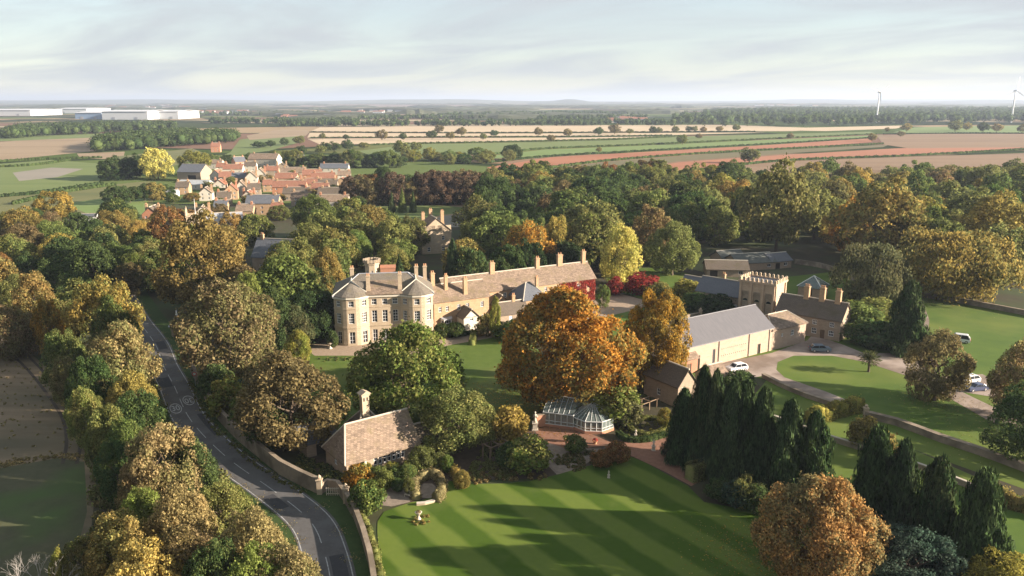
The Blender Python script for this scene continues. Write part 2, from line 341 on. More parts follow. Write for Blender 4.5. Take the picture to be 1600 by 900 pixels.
# ---------------------------------------------------------------- the ground
def grid_ground():
    xs = [-40000,-12000,-4000,-1500,-600,0,600,1500,4000,12000,40000]; ys = [-3000,0,600,1500,4000,12000,26000,42000]
    b = MB(); b.add([(x,y,0) for y in ys for x in xs], [(j*11+i, j*11+i+1, (j+1)*11+i+1, (j+1)*11+i) for j in range(7) for i in range(10)])
    tag(b.build('ground', 'farmland'), 'patchwork farmland reaching to the hazy horizon', None, None, 'structure')
grid_ground()
def hill(name, label, px0, px1, d, h, m, seed):
    r = random.Random(seed); b = MB(); x0 = (px0-800)/F*d; x1 = (px1-800)/F*d; n = 28; v = []; wd = d*0.16
    for i in range(n+1):
        t = i/n; hh = h*math.sin(math.pi*t)**0.7*(0.8+0.2*math.sin(9*t+seed)+0.08*r.random())
        x = x0+(x1-x0)*t
        v += [(x, d-wd, -0.5), (x, d-wd*0.45, hh*0.55), (x, d, hh), (x, d+wd*0.6, hh*0.5), (x, d+wd, -0.5)]
    b.add(v, [(i*5+j, (i+1)*5+j, (i+1)*5+j+1, i*5+j+1) for i in range(n) for j in range(4)])
    tag(b.build(name, m, smooth=True), label, None, None, 'structure')
surf('far_wood', (0.045,0.056,0.03), (0.075,0.08,0.042), 0.004)
surf('far_field', (0.16,0.12,0.10), (0.20,0.145,0.12), 0.0008)
surf('far_mixed', (0.05,0.065,0.03), (0.17,0.15,0.09), 0.0011, stretch=(0.3,1.4,1))
hill('distant_hills', 'low wooded ridge on the skyline at the left', -300, 560, 17000, 66, 'far_mixed', 1)
hill('distant_hills', 'long brown ridge on the skyline in the middle', 380, 1010, 13000, 57, 'far_mixed', 4)
hill('distant_hills', 'dark wooded hilltop on the skyline right of the middle', 820, 935, 12000, 60, 'far_wood', 2)
hill('distant_hills', 'low hazy ridge on the skyline at the right', 900, 2000, 19000, 62, 'far_mixed', 3)
hill('distant_hills', 'faint ridge behind the warehouses', -100, 420, 14000, 60, 'far_wood', 8)
hill('distant_hills', 'faint wooded rise left of the middle of the skyline', 560, 840, 15000, 61, 'far_wood', 9)
hill('distant_hills', 'faint wooded rise below the left turbine', 1060, 1480, 15500, 60, 'far_wood', 10)
hill('distant_hills', 'faint rise at the right end of the skyline', 1400, 1800, 12500, 58, 'far_wood', 12)
hill('distant_field', 'large purple brown ploughed slope below the skyline', 470, 780, 7600, 14, 'far_field', 6)
# near setting, in layers a few millimetres apart
psheet('woodland_floor', [(-900,900),(-900,330),(-200,330),(240,318),(560,322),(700,345),(800,292),(1100,285),(1700,262),(2200,300),(2600,900)], 0.02, 'woodland_floor', 'dark leaf litter under the woods round the estate')
psheet('plough_field', [(-700,430),(-60,505),(20,530),(75,575),(112,630),(142,690),(150,760),(142,830),(110,880),(60,960),(-700,960)], 0.03, 'plough_soil', 'brown ploughed field at the bottom left')
psheet('crop_strip', [(-500,760),(0,732),(90,716),(132,722),(136,800),(120,860),(50,960),(-500,960)], 0.036, 'dark_crop', 'dark green crop strip in the corner of the ploughed field')
for k, dx in enumerate((0, 22)):
    ln = catmull([P(x+dx, y) for x, y in ((10,545),(45,580),(78,622),(98,655),(104,690),(98,725))], 1.0)
    tag(strip('wheel_rut', offset(ln, 0.28), offset(ln, -0.28), 0.042+0.004*k, 'rut_soil'), ['left', 'right'][k]+' tractor wheel rut curving across the brown field', None, None, 'structure')
psheet('park_lawn', [(1100,600),(1150,585),(1195,592),(1240,610),(1330,640),(1420,700),(1700,800),(2100,820),(2100,520),(1640,492),(1430,452),(1300,425),(1120,445),(1050,470),(900,505),(960,560),(1040,560)], 0.03, 'park_grass', 'green parkland lawn round the stable buildings')
psheet('garden_grass', [(1085,700),(1150,650),(1200,592),(1260,612),(1330,640),(1420,700),(1720,830),(1720,1000),(1200,1000),(1180,820)], 0.038, 'park_grass', 'shaded grass behind the conifer row')
psheet('upper_lawn', [(330,625),(352,598),(405,565),(432,546),(490,538),(640,536),(790,518),(850,560),(850,640),(810,660),(700,668),(560,668),(450,690),(380,690)], 0.03, 'grass', 'lawn in front of the manor house', 4)
psheet('gravel_terrace', [(470,542),(485,528),(560,528),(676,520),(750,512),(790,512),(790,524),(700,540),(640,556),(492,556)], 0.045, 'gravel', 'gravel terrace along the front of the manor')
psheet('forecourt', [(930,470),(955,455),(1010,470),(1010,480),(960,492),(930,500),(890,500)], 0.045, 'gravel', 'pale gravel forecourt beside the creeper-covered end', 0)
psheet('stable_drive', [(1085,585),(1110,570),(1205,552),(1262,532),(1270,522),(1320,540),(1350,552),(1428,552),(1436,500),(1425,468),(1440,466),(1452,500),(1448,545),(1440,566),(1460,592),(1560,640),(1700,705),(1700,722),(1540,655),(1430,592),(1352,566),(1300,556),(1240,556),(1215,566),(1213,578),(1226,590),(1290,612),(1345,634),(1320,636),(1240,606),(1190,588),(1120,600)], 0.05, 'drive', 'tan drive looping round the lawn in front of the barn')
psheet('parking_bay', [(1470,588),(1535,585),(1580,608),(1560,622),(1500,612)], 0.054, 'drive', 'grey parking bay under the trees on the right')
psheet('lodge_court', [(470,700),(545,735),(600,720),(690,700),(780,680),(830,690),(850,730),(800,748),(700,755),(680,785),(600,790),(560,800),(535,770),(500,745)], 0.04, 'bed_soil', 'planted ground round the stone-roofed cottage')
psheet('garden_terrace', [(770,690),(870,655),(960,690),(1040,665),(1080,690),(1085,745),(1060,755),(1000,712),(930,728),(850,748),(780,750)], 0.05, 'bed_soil', 'planted terrace round the conservatory')
psheet('brick_path', [(835,672),(880,660),(960,694),(880,706),(850,700)], 0.056, 'brick_paving', 'brick paved apron in front of the conservatory')
psheet('gravel_path', [(985,688),(1040,668),(1062,690),(1066,715),(1095,752),(1080,760),(1040,738),(985,712),(950,700)], 0.058, 'brick_paving', 'pinkish gravel path beside the conifers')
psheet('stone_path', [(800,700),(850,690),(880,700),(950,702),(990,708),(930,716),(900,735),(870,742),(850,722),(800,710)], 0.062, 'paving', 'winding stone path through the terrace beds')
psheet('cottage_path', [(598,768),(640,750),(655,760),(640,785),(612,792),(596,790)], 0.062, 'paving', 'paved steps leading down from the cottage')
psheet('lower_lawn', [(600,800),(640,786),(690,775),(702,752),(740,757),(830,752),(905,732),(945,722),(985,714),(1035,738),(1075,760),(1100,785),(1180,800),(1205,830),(1250,1000),(610,1000),(592,860),(590,815)], 0.07, 'striped_lawn', 'large lawn mown in diagonal stripes', 3)
# road
surf('tar', (0.034,0.034,0.036), (0.05,0.05,0.052), 2.0)
RE = [(206,455),(218,474),(235,500),(262,535),(277,569),(295,600),(315,640),(337,668),(370,699),(400,722),(450,755),(500,792),(525,820),(540,855),(552,897),(562,960),(566,1040)]
redge = catmull([P(x, y) for x, y in RE[::-1]], 1.5)
road = tag(strip('road', offset(redge, 5.6), offset(redge, -0.3), 0.08, 'asphalt'), 'dark asphalt road curving past the estate wall', None, None, 'structure')
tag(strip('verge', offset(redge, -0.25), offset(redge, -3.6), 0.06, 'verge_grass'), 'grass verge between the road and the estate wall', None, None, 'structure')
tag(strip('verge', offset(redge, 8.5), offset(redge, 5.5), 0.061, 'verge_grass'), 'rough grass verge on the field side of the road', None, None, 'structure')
strip('edge_line', offset(redge, 0.16), offset(redge, 0.02), 0.086, 'road_paint', road)
strip('edge_line', offset(redge, 5.38), offset(redge, 5.25), 0.086, 'road_paint', road)
cl = offset(redge, 2.7); acc = 0; seg = [cl[0]]; on = True
for a, b in zip(cl, cl[1:]):
    acc += (b-a).length; seg.append(b)
    if acc > (4.2 if on else 2.6):
        if on and len(seg) > 2: strip('centre_line', offset(seg, 0.06), offset(seg, -0.06), 0.086, 'road_paint', road)
        acc = 0; seg = [b]; on = not on
for k, (i_, n_, o0, o1) in enumerate(((8,5,0.5,2.3),(22,3,3.2,5.0),(40,7,0.4,1.2),(58,4,2.9,5.2),(75,4,0.6,2.4))):
    sg = redge[i_:i_+n_+1]; strip('tar_patch', offset(sg, o1), offset(sg, o0), 0.083, 'tar', road)
def roundel(c, ang):
    b = MB(); n = 28
    for i in range(n):
        a0, a1 = 2*math.pi*i/n, 2*math.pi*(i+1)/n
        b.add([(r*math.cos(a)*1.0, r*math.sin(a)*2.7, 0) for r, a in ((0.88,a0),(1.0,a0),(1.0,a1),(0.88,a1))], [(0,1,2,3)])
    o = b.build('speed_roundel', 'road_paint', road, loc=(c.x, c.y, 0.087), rz=ang)
    cu = bpy.data.curves.new('numerals', 'FONT'); cu.body = '30'; cu.align_x = 'CENTER'; cu.align_y = 'CENTER'; cu.size = 1.25
    t = bpy.data.objects.new('tmp', cu); COL.objects.link(t); dg = bpy.context.evaluated_depsgraph_get()
    me = bpy.data.meshes.new_from_object(t.evaluated_get(dg)); bpy.data.objects.remove(t)
    me.materials.clear(); me.materials.append(MATS['road_paint'])
    q = obj('speed_numerals', me, o, loc=(0, 0, 0.002)); q.scale = (1.15, 3.0, 1)
i0 = min(range(len(redge)), key=lambda i: abs(redge[i].y-P(300,632).y))
tang = (redge[i0+2]-redge[i0]).normalized(); ang = math.atan2(tang.y, tang.x)-math.pi/2
off = offset(redge, 4.0)[i0]; roundel(off, ang)
off = offset(redge, 1.35)[i0+2]; roundel(off, ang+math.pi)
# fields beyond the estate (polygons of the ground, given by where they are seen)
FIELDS = [
 ('field_tan', 'pinkish tan ploughed field at the left edge', [(-400,226),(0,222),(148,209),(150,236),(0,251),(-400,262)]),
 ('field_green', 'green pasture below the tan field at the left edge', [(-400,268),(0,256),(80,250),(158,256),(156,285),(60,298),(0,304),(-400,312)]),
 ('field_grey', 'pale dry patch in the green pasture on the left', [(20,270),(80,262),(130,264),(90,277),(30,283)]),
 ('field_meadow', 'rough meadow beside the village', [(-300,318),(0,309),(120,294),(235,283),(240,322),(160,345),(0,346),(-300,350)]),
 ('field_bright', 'bright green paddock left of the village', [(100,318),(200,306),(232,312),(228,336),(150,340)]),
 ('field_tan', 'narrow tan field left of the village', [(120,240),(195,237),(192,250),(125,247)]),
 ('field_green', 'green field edge behind the left copse', [(-300,216),(0,213),(180,208),(170,214),(0,221),(-300,226)]),
 ('field_meadow', 'meadow between the copse and the village', [(170,246),(300,232),(330,243),(240,268),(165,268)]),
 ('field_green', 'green strip above the village', [(360,238),(375,218),(480,206),(470,222),(420,236),(340,246)]),
 ('field_tan', 'tan strip above the village', [(385,212),(440,202),(486,204),(478,212),(390,219)]),
 ('field_stubble', 'pale stubble field on the horizon side', [(486,205),(500,199),(760,196),(1130,195),(1300,201),(1240,205),(980,206),(740,207),(560,206)]),
 ('field_stubble', 'pale stubble field with a hedge along its near side', [(484,208),(560,208),(740,209),(980,208),(1200,207),(1060,211),(900,213),(660,214),(480,215)]),
 ('field_stubble', 'narrow pale stubble strip nearest the green fields', [(480,217),(660,216),(900,215),(1050,213),(960,217),(800,221),(640,224),(500,226)]),
 ('field_green', 'long green field behind the estate woods', [(560,236),(640,226),(800,223),(960,219),(1080,213),(1360,206),(1370,209),(1180,217),(980,226),(840,232),(760,240),(600,252)]),
 ('field_bright', 'second long green field running to the right', [(770,243),(850,234),(1000,228),(1190,219),(1380,211),(1370,215),(1180,226),(1000,236),(860,243),(740,250)]),
 ('field_red', 'orange red ploughed field in the middle distance', [(760,262),(860,246),(1000,238),(1180,228),(1365,216),(1362,222),(1270,230),(1120,238),(960,250),(860,262),(800,272)]),
 ('field_olive', 'stubbly strip between the red fields', [(860,264),(960,252),(1120,240),(1270,232),(1390,226),(1380,230),(1230,240),(1060,252),(960,268)]),
 ('field_red', 'second reddish ploughed field further right', [(970,270),(1060,254),(1230,242),(1400,232),(1600,226),(1600,231),(1420,243),(1240,250),(1120,262),(1020,280)]),
 ('field_brown', 'wide brown field behind the right wood', [(1000,292),(1030,282),(1130,264),(1250,252),(1430,245),(1650,238),(2000,240),(2000,256),(1650,262),(1300,268),(1120,292)]),
 ('field_brown', 'brown field below the green strips at the right', [(1380,226),(1370,212),(1440,209),(1650,210),(2000,212),(2000,234),(1640,230),(1420,232)]),
 ('field_bright', 'green pasture at the foot of the right wood', [(1395,207),(1430,199),(1600,196),(2000,196),(2000,207),(1600,208),(1430,208)]),
 ('field_stubble', 'pale strip below the right wood', [(1130,202),(1290,199),(1420,196),(1400,201),(1290,205)]),
 ('field_grey', 'grey gravel yard behind the manor garden', [(655,352),(690,338),(770,330),(785,338),(770,352),(690,356)]),
 ('field_green', 'mown clearing among the trees behind the manor', [(545,330),(560,318),(700,322),(770,328),(690,336),(640,348),(560,342)]),
 ('park_grass', 'shaded grass clearing between the wing and the wood', [(945,420),(1040,418),(1120,440),(1060,470),(1010,470),(950,450)]),
 ('field_meadow', 'dry grass bank behind the stables', [(1080,420),(1100,402),(1140,398),(1150,410),(1120,432)]),
]
for i, (m, lab, pix) in enumerate(FIELDS): psheet('field', pix, 0.10+0.006*i if i < 22 else 0.03+0.005*(i-21), m, lab)
# ---------------------------------------------------------------- leaf clouds, tree kinds
def quads_mesh(name, co, m, extra=None):
    """co: (n,4,3) corners of n separate leaf-sized faces; extra: (verts, tris) of inner boughs"""
    n = len(co); V = co.reshape(-1, 3); ls = np.arange(n)*4; li = np.arange(n*4)
    if extra is not None:
        ev, ef = extra; li = np.concatenate([li, (ef+len(V)).reshape(-1)]); ls = np.concatenate([ls, n*4+np.arange(len(ef))*3]); V = np.concatenate([V, ev])
    me = bpy.data.meshes.new(name)
    me.vertices.add(len(V)); me.vertices.foreach_set('co', V.astype(np.float32).reshape(-1))
    me.loops.add(len(li)); me.loops.foreach_set('vertex_index', li.astype(np.int32))
    me.polygons.add(len(ls)); me.polygons.foreach_set('loop_start', ls.astype(np.int32))
    me.update(calc_edges=True); me.materials.append(MATS[m]); return me
def unit(a): return a/np.maximum(np.linalg.norm(a, axis=-1, keepdims=True), 1e-9)
def cards(rng, pos, nrm, size, asp=0.62, tang=None):
    n = len(pos); t = unit(np.cross(nrm, rng.normal(size=(n,3)))) if tang is None else unit(tang - nrm*np.sum(tang*nrm, 1, keepdims=True))
    b = np.cross(nrm, t); s = (size*rng.uniform(0.6, 1.35, n))[:, None]; q = nrm*s*0.25
    return np.stack([pos+t*s-q, pos+b*s*asp, pos-t*s-q, pos-b*s*asp], 1)
def sphere_dirs(rng, n): return unit(rng.normal(size=(n,3)))
_t = (1+5**.5)/2
ICO_V = unit(np.array([(-1,_t,0),(1,_t,0),(-1,-_t,0),(1,-_t,0),(0,-1,_t),(0,1,_t),(0,-1,-_t),(0,1,-_t),(_t,0,-1),(_t,0,1),(-_t,0,-1),(-_t,0,1)], float))
ICO_F = np.array([(0,11,5),(0,5,1),(0,1,7),(0,7,10),(0,10,11),(1,5,9),(5,11,4),(11,10,2),(10,7,6),(7,1,8),(3,9,4),(3,4,2),(3,2,6),(3,6,8),(3,8,9),(4,9,5),(2,4,11),(6,2,10),(8,6,7),(9,8,1)])
def blobs(rng, c, r):
    v = []; f = []
    for i in range(len(c)):
        v.append(c[i]+ICO_V*(r[i]*rng.uniform(0.7, 1.1, (12,1)))); f.append(ICO_F+12*i)
    return np.concatenate(v), np.concatenate(f)
def crown(name, seed, leaves, size, nb=46, shape='round', br=(0.11,0.19), m='leaves', ragged=0.12, zlow=0.1, core=True):
    """unit crown (1 m wide, 1 m tall): boughs spread over an uneven body, leaf faces over the boughs"""
    rng = np.random.default_rng(seed); k = np.arange(nb)+0.5
    ph = np.arccos(1-2*k/nb); th = math.pi*(1+5**.5)*k+seed
    d = np.stack([np.cos(th)*np.sin(ph), np.sin(th)*np.sin(ph), np.cos(ph)], 1)+rng.normal(size=(nb,3))*0.16; d = unit(d)
    a1, a2, a3 = rng.uniform(0, 6.28, 3)
    lob = 1+ragged*(np.sin(2*np.arctan2(d[:,1],d[:,0])+a1)*0.6+np.sin(3*np.arctan2(d[:,1],d[:,0])+a2)*0.5+np.sin(4*d[:,2]+a3)*0.5)+rng.normal(size=nb)*ragged*0.5
    rb = rng.uniform(br[0], br[1], nb)
    R = 0.5-rb*0.62
    hz = (1-zlow)/2
    c = d*lob[:,None]*np.stack([R, R, (hz-rb*0.6)], 1)
    if shape == 'round': c[:,:2] *= (1.0-0.22*np.clip(c[:,2:3]/hz, -1, 1))
    if shape == 'tall': c[:,:2] *= (1.0-0.45*np.clip(c[:,2:3]/hz, 0, 1)**1.5)
    if shape == 'spread': c[:,2] = np.where(c[:,2] < 0, c[:,2]*0.75, c[:,2])
    c[:,2] += zlow+hz
    ni = nb//4; ci = rng.normal(size=(ni,3))*np.array([0.16,0.16,0.14])+np.array([0,0,zlow+hz]); ri = rng.uniform(0.13,0.2,ni)
    w = rb**2; idx = rng.choice(nb, leaves, p=w/w.sum())
    outw = unit(c-np.array([0,0,zlow+hz*0.8])); v = unit(rng.normal(size=(leaves,3))+outw[idx]*0.75+np.array([0,0,0.15]))
    pos = c[idx]+v*rb[idx][:,None]*(0.70+0.44*rng.random((leaves,1))**0.8+0.45*(rng.random((leaves,1)) < 0.07)*rng.random((leaves,1)))
    nrm = unit(v+rng.normal(size=(leaves,3))*0.7)
    if shape == 'willow':
        drop = rng.random(leaves)**1.5; pos[:,2] -= drop*0.16; pos[:,:2] *= 1+0.05*drop[:,None]
        q = cards(rng, pos, unit(v*np.array([1,1,0.3])+rng.normal(size=(leaves,3))*0.4), size, 0.4, tang=np.tile(np.array([0,0,1.0]), (leaves,1))+rng.normal(size=(leaves,3))*0.25)
    else: q = cards(rng, pos, nrm, size)
    return quads_mesh(name, q, m, None if not core else blobs(rng, c*np.array([0.95,0.95,1])-np.array([0,0,0.012]), rb*0.47))
def conifer(name, seed, leaves, size, power=0.7, wob=0.10, m='needles', fat=1.0):
    """unit conifer: upright sprays over a tapering, slightly lobed column"""
    rng = np.random.default_rng(seed); z = 1-rng.random(leaves)**0.62; th = rng.uniform(0, 2*math.pi, leaves); a = rng.uniform(0, 6.28, 5)
    prof = lambda z: 0.5*fat*np.clip(1-z, 0, 1)**power*np.clip(z/0.1+0.62, 0, 1)
    lob = 1+wob*(np.sin(3*th+a[0]+7*z)+0.8*np.sin(5*th+a[1]-11*z)+0.7*np.sin(2*th+17*z+a[2])+0.6*np.sin(9*th+31*z+a[3]))
    r = prof(z)*lob*(0.68+0.46*rng.random(leaves)); pos = np.stack([r*np.cos(th), r*np.sin(th), z*0.97+0.01], 1)
    o = np.stack([np.cos(th), np.sin(th), np.full(leaves, 0.35)], 1); nrm = unit(o+rng.normal(size=(leaves,3))*0.5)
    q = cards(rng, pos, nrm, size, 0.38, tang=np.stack([np.cos(th)*0.5, np.sin(th)*0.5, np.full(leaves, 1.0)], 1)+rng.normal(size=(leaves,3))*0.35)
    zc = np.linspace(0.06, 0.9, 14); rc = prof(zc)*0.62+0.004
    ring = [(zc[j], rc[j]) for j in range(14)]; ev = []; ef = []
    for j, (zz, rr) in enumerate(ring):
        for k in range(9): t = 2*math.pi*k/9; ev.append((rr*math.cos(t), rr*math.sin(t), zz))
    for j in range(13):
        for k in range(9):
            p, q2, r2, s2 = j*9+k, j*9+(k+1)%9, (j+1)*9+(k+1)%9, (j+1)*9+k; ef += [(p,q2,r2),(p,r2,s2)]
    return quads_mesh(name, q, m, (np.array(ev), np.array(ef)))
def trunk_mesh(name, seed, r=0.024, top=0.55, limbs=6, m='bark', taper=0.45, spread=0.26):
    g = random.Random(seed); b = MB(); pts = [Vector((0,0,-0.01))]
    for i in range(1, 5): pts.append(Vector((g.uniform(-1,1)*0.012*i, g.uniform(-1,1)*0.012*i, top*i/4)))
    for i in range(4): b.tube(pts[i], pts[i+1], r*(1.35 if i == 0 else 1)*(1-(1-taper)*i/4), r*(1-(1-taper)*(i+1)/4), 7)
    for k in range(limbs):
        a = k*2.4+g.random(); h = top*g.uniform(0.5, 0.95); p = pts[2].lerp(pts[4], max(0, min(1, (h/top-0.5)*2)))
        e = p+Vector((math.cos(a)*spread, math.sin(a)*spread, 0.16+0.12*g.random())); mid = p.lerp(e, 0.5)+Vector((0,0,-0.02))
        b.tube(p, mid, r*0.5, r*0.33, 5); b.tube(mid, e, r*0.33, r*0.1, 5)
        b.tube(mid, mid+Vector((g.uniform(-.1,.1), g.uniform(-.1,.1), 0.15)), r*0.25, r*0.08, 4)
    return b.mesh(name, m)
PROTO = {}
def proto(key, cr, tr): PROTO.setdefault(key, []).append((cr, tr))
for i in range(5): proto('near', crown('crown', 100+i, 15000, 0.0165, 62, 'round', (0.08,0.155), zlow=0.06), trunk_mesh('trunk', i))
for i in range(3): proto('near_tall', crown('crown', 150+i, 12000, 0.0175, 52, 'tall', (0.09,0.16), zlow=0.05, ragged=0.16), trunk_mesh('trunk', 20+i))
for i in range(2): proto('beech', crown('crown', 170+i, 36000, 0.0135, 110, 'round', (0.065,0.135), zlow=0.03, ragged=0.17), trunk_mesh('trunk', 30+i))
for i in range(2): proto('willow', crown('crown', 180+i, 13000, 0.022, 46, 'willow', (0.10,0.17), zlow=0.10), trunk_mesh('trunk', 40+i))
for i in range(6): proto('mid', crown('crown', 200+i, 7500, 0.024, 56, ['round','spread'][i % 2], (0.075,0.15), zlow=0.06, ragged=0.17), trunk_mesh('trunk', 50+i))
for i in range(3): proto('mid_tall', crown('crown', 220+i, 5500, 0.026, 38, 'tall', (0.10,0.18), zlow=0.05, ragged=0.16), trunk_mesh('trunk', 60+i))
for i in range(3): proto('far', crown('crown', 240+i, 1100, 0.055, 22, 'spread', (0.14,0.22), zlow=0.14, ragged=0.16), trunk_mesh('trunk', 70+i))
for i in range(3): proto('joined', crown('crown', 260+i, 3200, 0.036, 40, 'spread', (0.09,0.17), zlow=0.04, ragged=0.16, core=False), None)
for i in range(4): proto('conifer', conifer('crown', 300+i, 13000, 0.033, [0.43,0.52,0.58,0.47][i], [0.13,0.17,0.15,0.19][i]), trunk_mesh('trunk', 80+i, 0.03, 0.9, 0))
for i in range(2): proto('spire', conifer('crown', 320+i, 7000, 0.028, 0.85, 0.10), trunk_mesh('trunk', 90+i, 0.03, 0.9, 0))
for i in range(4): proto('shrub', crown('crown', 400+i, 2600, 0.045, 20, 'spread', (0.17,0.26), zlow=0.0, ragged=0.14), trunk_mesh('trunk', 95+i, 0.03, 0.4, 4))
for i in range(2): proto('topiary', crown('crown', 420+i, 5200, 0.025, 70, 'spread', (0.13,0.145), zlow=0.0, ragged=0.015), trunk_mesh('trunk', 99+i, 0.03, 0.4, 0))
PAL = {  # everyday colour word: leaf colours of the kind
 'olive green': ((0.146,0.166,0.050),(0.206,0.199,0.065)), 'dark green': ((0.055,0.089,0.031),(0.084,0.110,0.036)),
 'mid green': ((0.102,0.146,0.041),(0.156,0.180,0.053)), 'bright green': ((0.135,0.172,0.04),(0.205,0.212,0.06)),
 'yellow green': ((0.197,0.204,0.046), (0.261,0.219,0.054)), 'pale yellow': ((0.52,0.46,0.14),(0.42,0.4,0.11)),
 'golden': ((0.36,0.255,0.07),(0.255,0.215,0.065)), 'ochre': ((0.265,0.195,0.06),(0.185,0.168,0.054)),
 'orange': ((0.39,0.205,0.038),(0.20,0.175,0.050)), 'rust': ((0.25,0.125,0.045),(0.17,0.118,0.044)),
 'brown': ((0.210,0.158,0.072),(0.168,0.149,0.062)), 'copper brown': ((0.144,0.094,0.060),(0.114,0.089,0.053)),
 'tawny': ((0.3,0.23,0.1),(0.205,0.185,0.076)), 'red': ((0.330,0.051,0.041), (0.204,0.046,0.034)),
 'evergreen': ((0.036,0.060,0.024),(0.056,0.080,0.030)), 'blue green': ((0.059,0.098,0.066), (0.091,0.124,0.079)),
 'sage': ((0.163,0.153,0.071), (0.128,0.147,0.066)), 'moss green': ((0.137,0.147,0.045), (0.167,0.158,0.060)), 'straw': ((0.273,0.221,0.109), (0.213,0.189,0.086)), 'orange topped': ((0.31,0.175,0.07),(0.2,0.195,0.075)),
}
TREES = []; DISCS = []; RNG = random.Random(7)
def jit(c, k=0.14): return tuple(max(0.005, x*(1+RNG.uniform(-k, k))) for x in c)
MERGED = []; DROP = set(); JOIN = set()   # trees the photo shows nothing of, and small ones joined into one mass
DROP.update([137,138,142,144,145,149,157,164,165,170,173,174,176,183,186,187,189,190,195,196,197,198,202,204,206,210,218,222,225,228,229,230,236,241,243,245,249,250,255,265,270,295,302,312,313,322,328,330,348,355,356,357,360,361,362,370,375,376,380,384,387,388,393,394,428,432,433,438,442,459,462,466,469,487,505,513,535,540,545,547,550,551,552,554,557,558,598])
JOIN.update([135,152,156,158,160,163,166,169,172,175,177,179,188,194,199,209,213,219,221,226,247,252,254,257,262,263,264,266,272,278,300,305,317,324,329,332,334,338,350,353,354,358,359,363,364,365,366,367,377,378,381,382,383,385,395,409,422,434,482,530,531,533,534,542,553])
def tree_at(base, w, h, kind, col, label=None, group=None, name=None, cat='tree', region=None, hero=False):
    idx = len(DISCS); cr, tr = RNG.choice(PROTO[kind])
    nm = name or {'conifer':'conifer_tree', 'spire':'conifer_tree', 'shrub':'shrub', 'topiary':'clipped_shrub', 'willow':'willow_tree', 'beech':'beech_tree'}.get(kind, 'broadleaf_tree')
    if nm in ('shrub', 'clipped_shrub'): cat = 'shrub'
    rz = RNG.uniform(0, 6.28); sc = (w*RNG.uniform(0.9,1.1), w*RNG.uniform(0.9,1.1), h); rx, ry = RNG.uniform(-0.035,0.035), RNG.uniform(-0.035,0.035)
    a, b = PAL[col]; s = 1+RNG.uniform(-0.16, 0.16); ca = [x*s for x in jit(a, 0.08)]; cb = [x*s for x in jit(b, 0.08)]
    DISCS.append((base[0], base[1], w*0.5 if hero else w*0.2, hero))
    if idx in DROP: return None
    if idx in JOIN: MERGED.append((base, rz, sc, ca, cb)); return None
    e = empty(nm, base, rz); e.scale = sc; e.rotation_euler = (rx, ry, rz); e['idx'] = idx
    c = obj('crown', cr, e); t = obj('trunk', tr, e); c.color = (*ca, 1); c['tint'] = cb
    tag(e, label, cat, group); TREES.append((e, region, col, nm)); return e
def join_small_trees():
    if not MERGED: return
    V = []; A = []; B = []
    for k, (base, rz, sc, ca, cb) in enumerate(MERGED):
        me = PROTO['joined'][k % 3][0]; n = len(me.vertices); co = np.empty(n*3, np.float32); me.vertices.foreach_get('co', co); co = co.reshape(-1, 3)*np.array(sc)
        c, s = math.cos(rz), math.sin(rz); q = np.stack([co[:,0]*c-co[:,1]*s, co[:,0]*s+co[:,1]*c, co[:,2]], 1)+np.array(base); V.append(q)
        A.append(np.tile(np.array([*ca, 1.0]), (n,1))); B.append(np.tile(np.array([*cb, 1.0]), (n,1)))
    V = np.concatenate(V); me = quads_mesh('woodland_trees', V.reshape(-1,4,3), 'leaves_mixed')
    for nm, arr in (('leaf_a', A), ('leaf_b', B)):
        at = me.attributes.new(nm, 'FLOAT_COLOR', 'POINT'); at.data.foreach_set('color', np.concatenate(arr).astype(np.float32).reshape(-1))
    tag(obj('woodland_trees', me), 'smaller half-hidden trees filling the gaps of the woods', None, None, 'stuff')
def T(x, yt, yb, wpx, kind, col, label=None, region=None, **k):
    base = P(x, yb); h = max(0.4, zat(base, yt)); w = wpx/F*depth(base+Vector((0,0,h*0.5)))
    return tree_at(base, w, h, kind, col, label, region=region, hero=True, **k)
def row(p0, p1, n, hm, wm, kind, cols, region, jitter=0.3, name=None):
    """n trees along the ground from pixel p0 to p1, heights about hm metres"""
    a, b = P(*p0), P(*p1); g = (b-a)/max(1, n-1)
    for i in range(n):
        q = a+g*i+Vector((RNG.uniform(-1,1), RNG.uniform(-1,1), 0))*g.length*jitter
        h = hm*RNG.uniform(0.75, 1.25); tree_at(q, wm*RNG.uniform(0.8, 1.25), h, kind, RNG.choice(cols), region=region, name=name)
def inside(p, poly):
    r = False; n = len(poly)
    for i in range(n):
        a, b = poly[i], poly[(i+1) % n]
        if (a[1] > p[1]) != (b[1] > p[1]) and p[0] < (b[0]-a[0])*(p[1]-a[1])/(b[1]-a[1])+a[0]: r = not r
    return r
KEEP = []   # places kept free of scattered trees: (x, y, radius)
def wood(pix, spacing, hr, wr, cols, region, kinds=('mid','mid','mid_tall'), seed=1, front=None):
    poly = [P(*q) for q in pix]; g = random.Random(seed); pts = []
    x0, x1 = min(p.x for p in poly), max(p.x for p in poly); y0, y1 = min(p.y for p in poly), max(p.y for p in poly)
    for _ in range(9000):
        q = (g.uniform(x0, x1), g.uniform(y0, y1))
        if not inside(q, poly): continue
        if any((q[0]-a)**2+(q[1]-b)**2 < (r+3.0)**2 for a, b, r in KEEP): continue
        if any((q[0]-d[0])**2+(q[1]-d[1])**2 < (d[2]+4.0)**2 for d in DISCS if d[3]): continue
        if any((q[0]-a)**2+(q[1]-b)**2 < spacing**2 for a, b in pts): continue
        pts.append(q)
    for q in pts:
        sx, sy = proj((q[0], q[1], 8))
        if sx < -90 or sx > 1690: continue
        h = g.uniform(*hr); tree_at(Vector((q[0], q[1], 0)), h*g.uniform(*wr), h, g.choice(kinds), g.choice(cols), region=region)
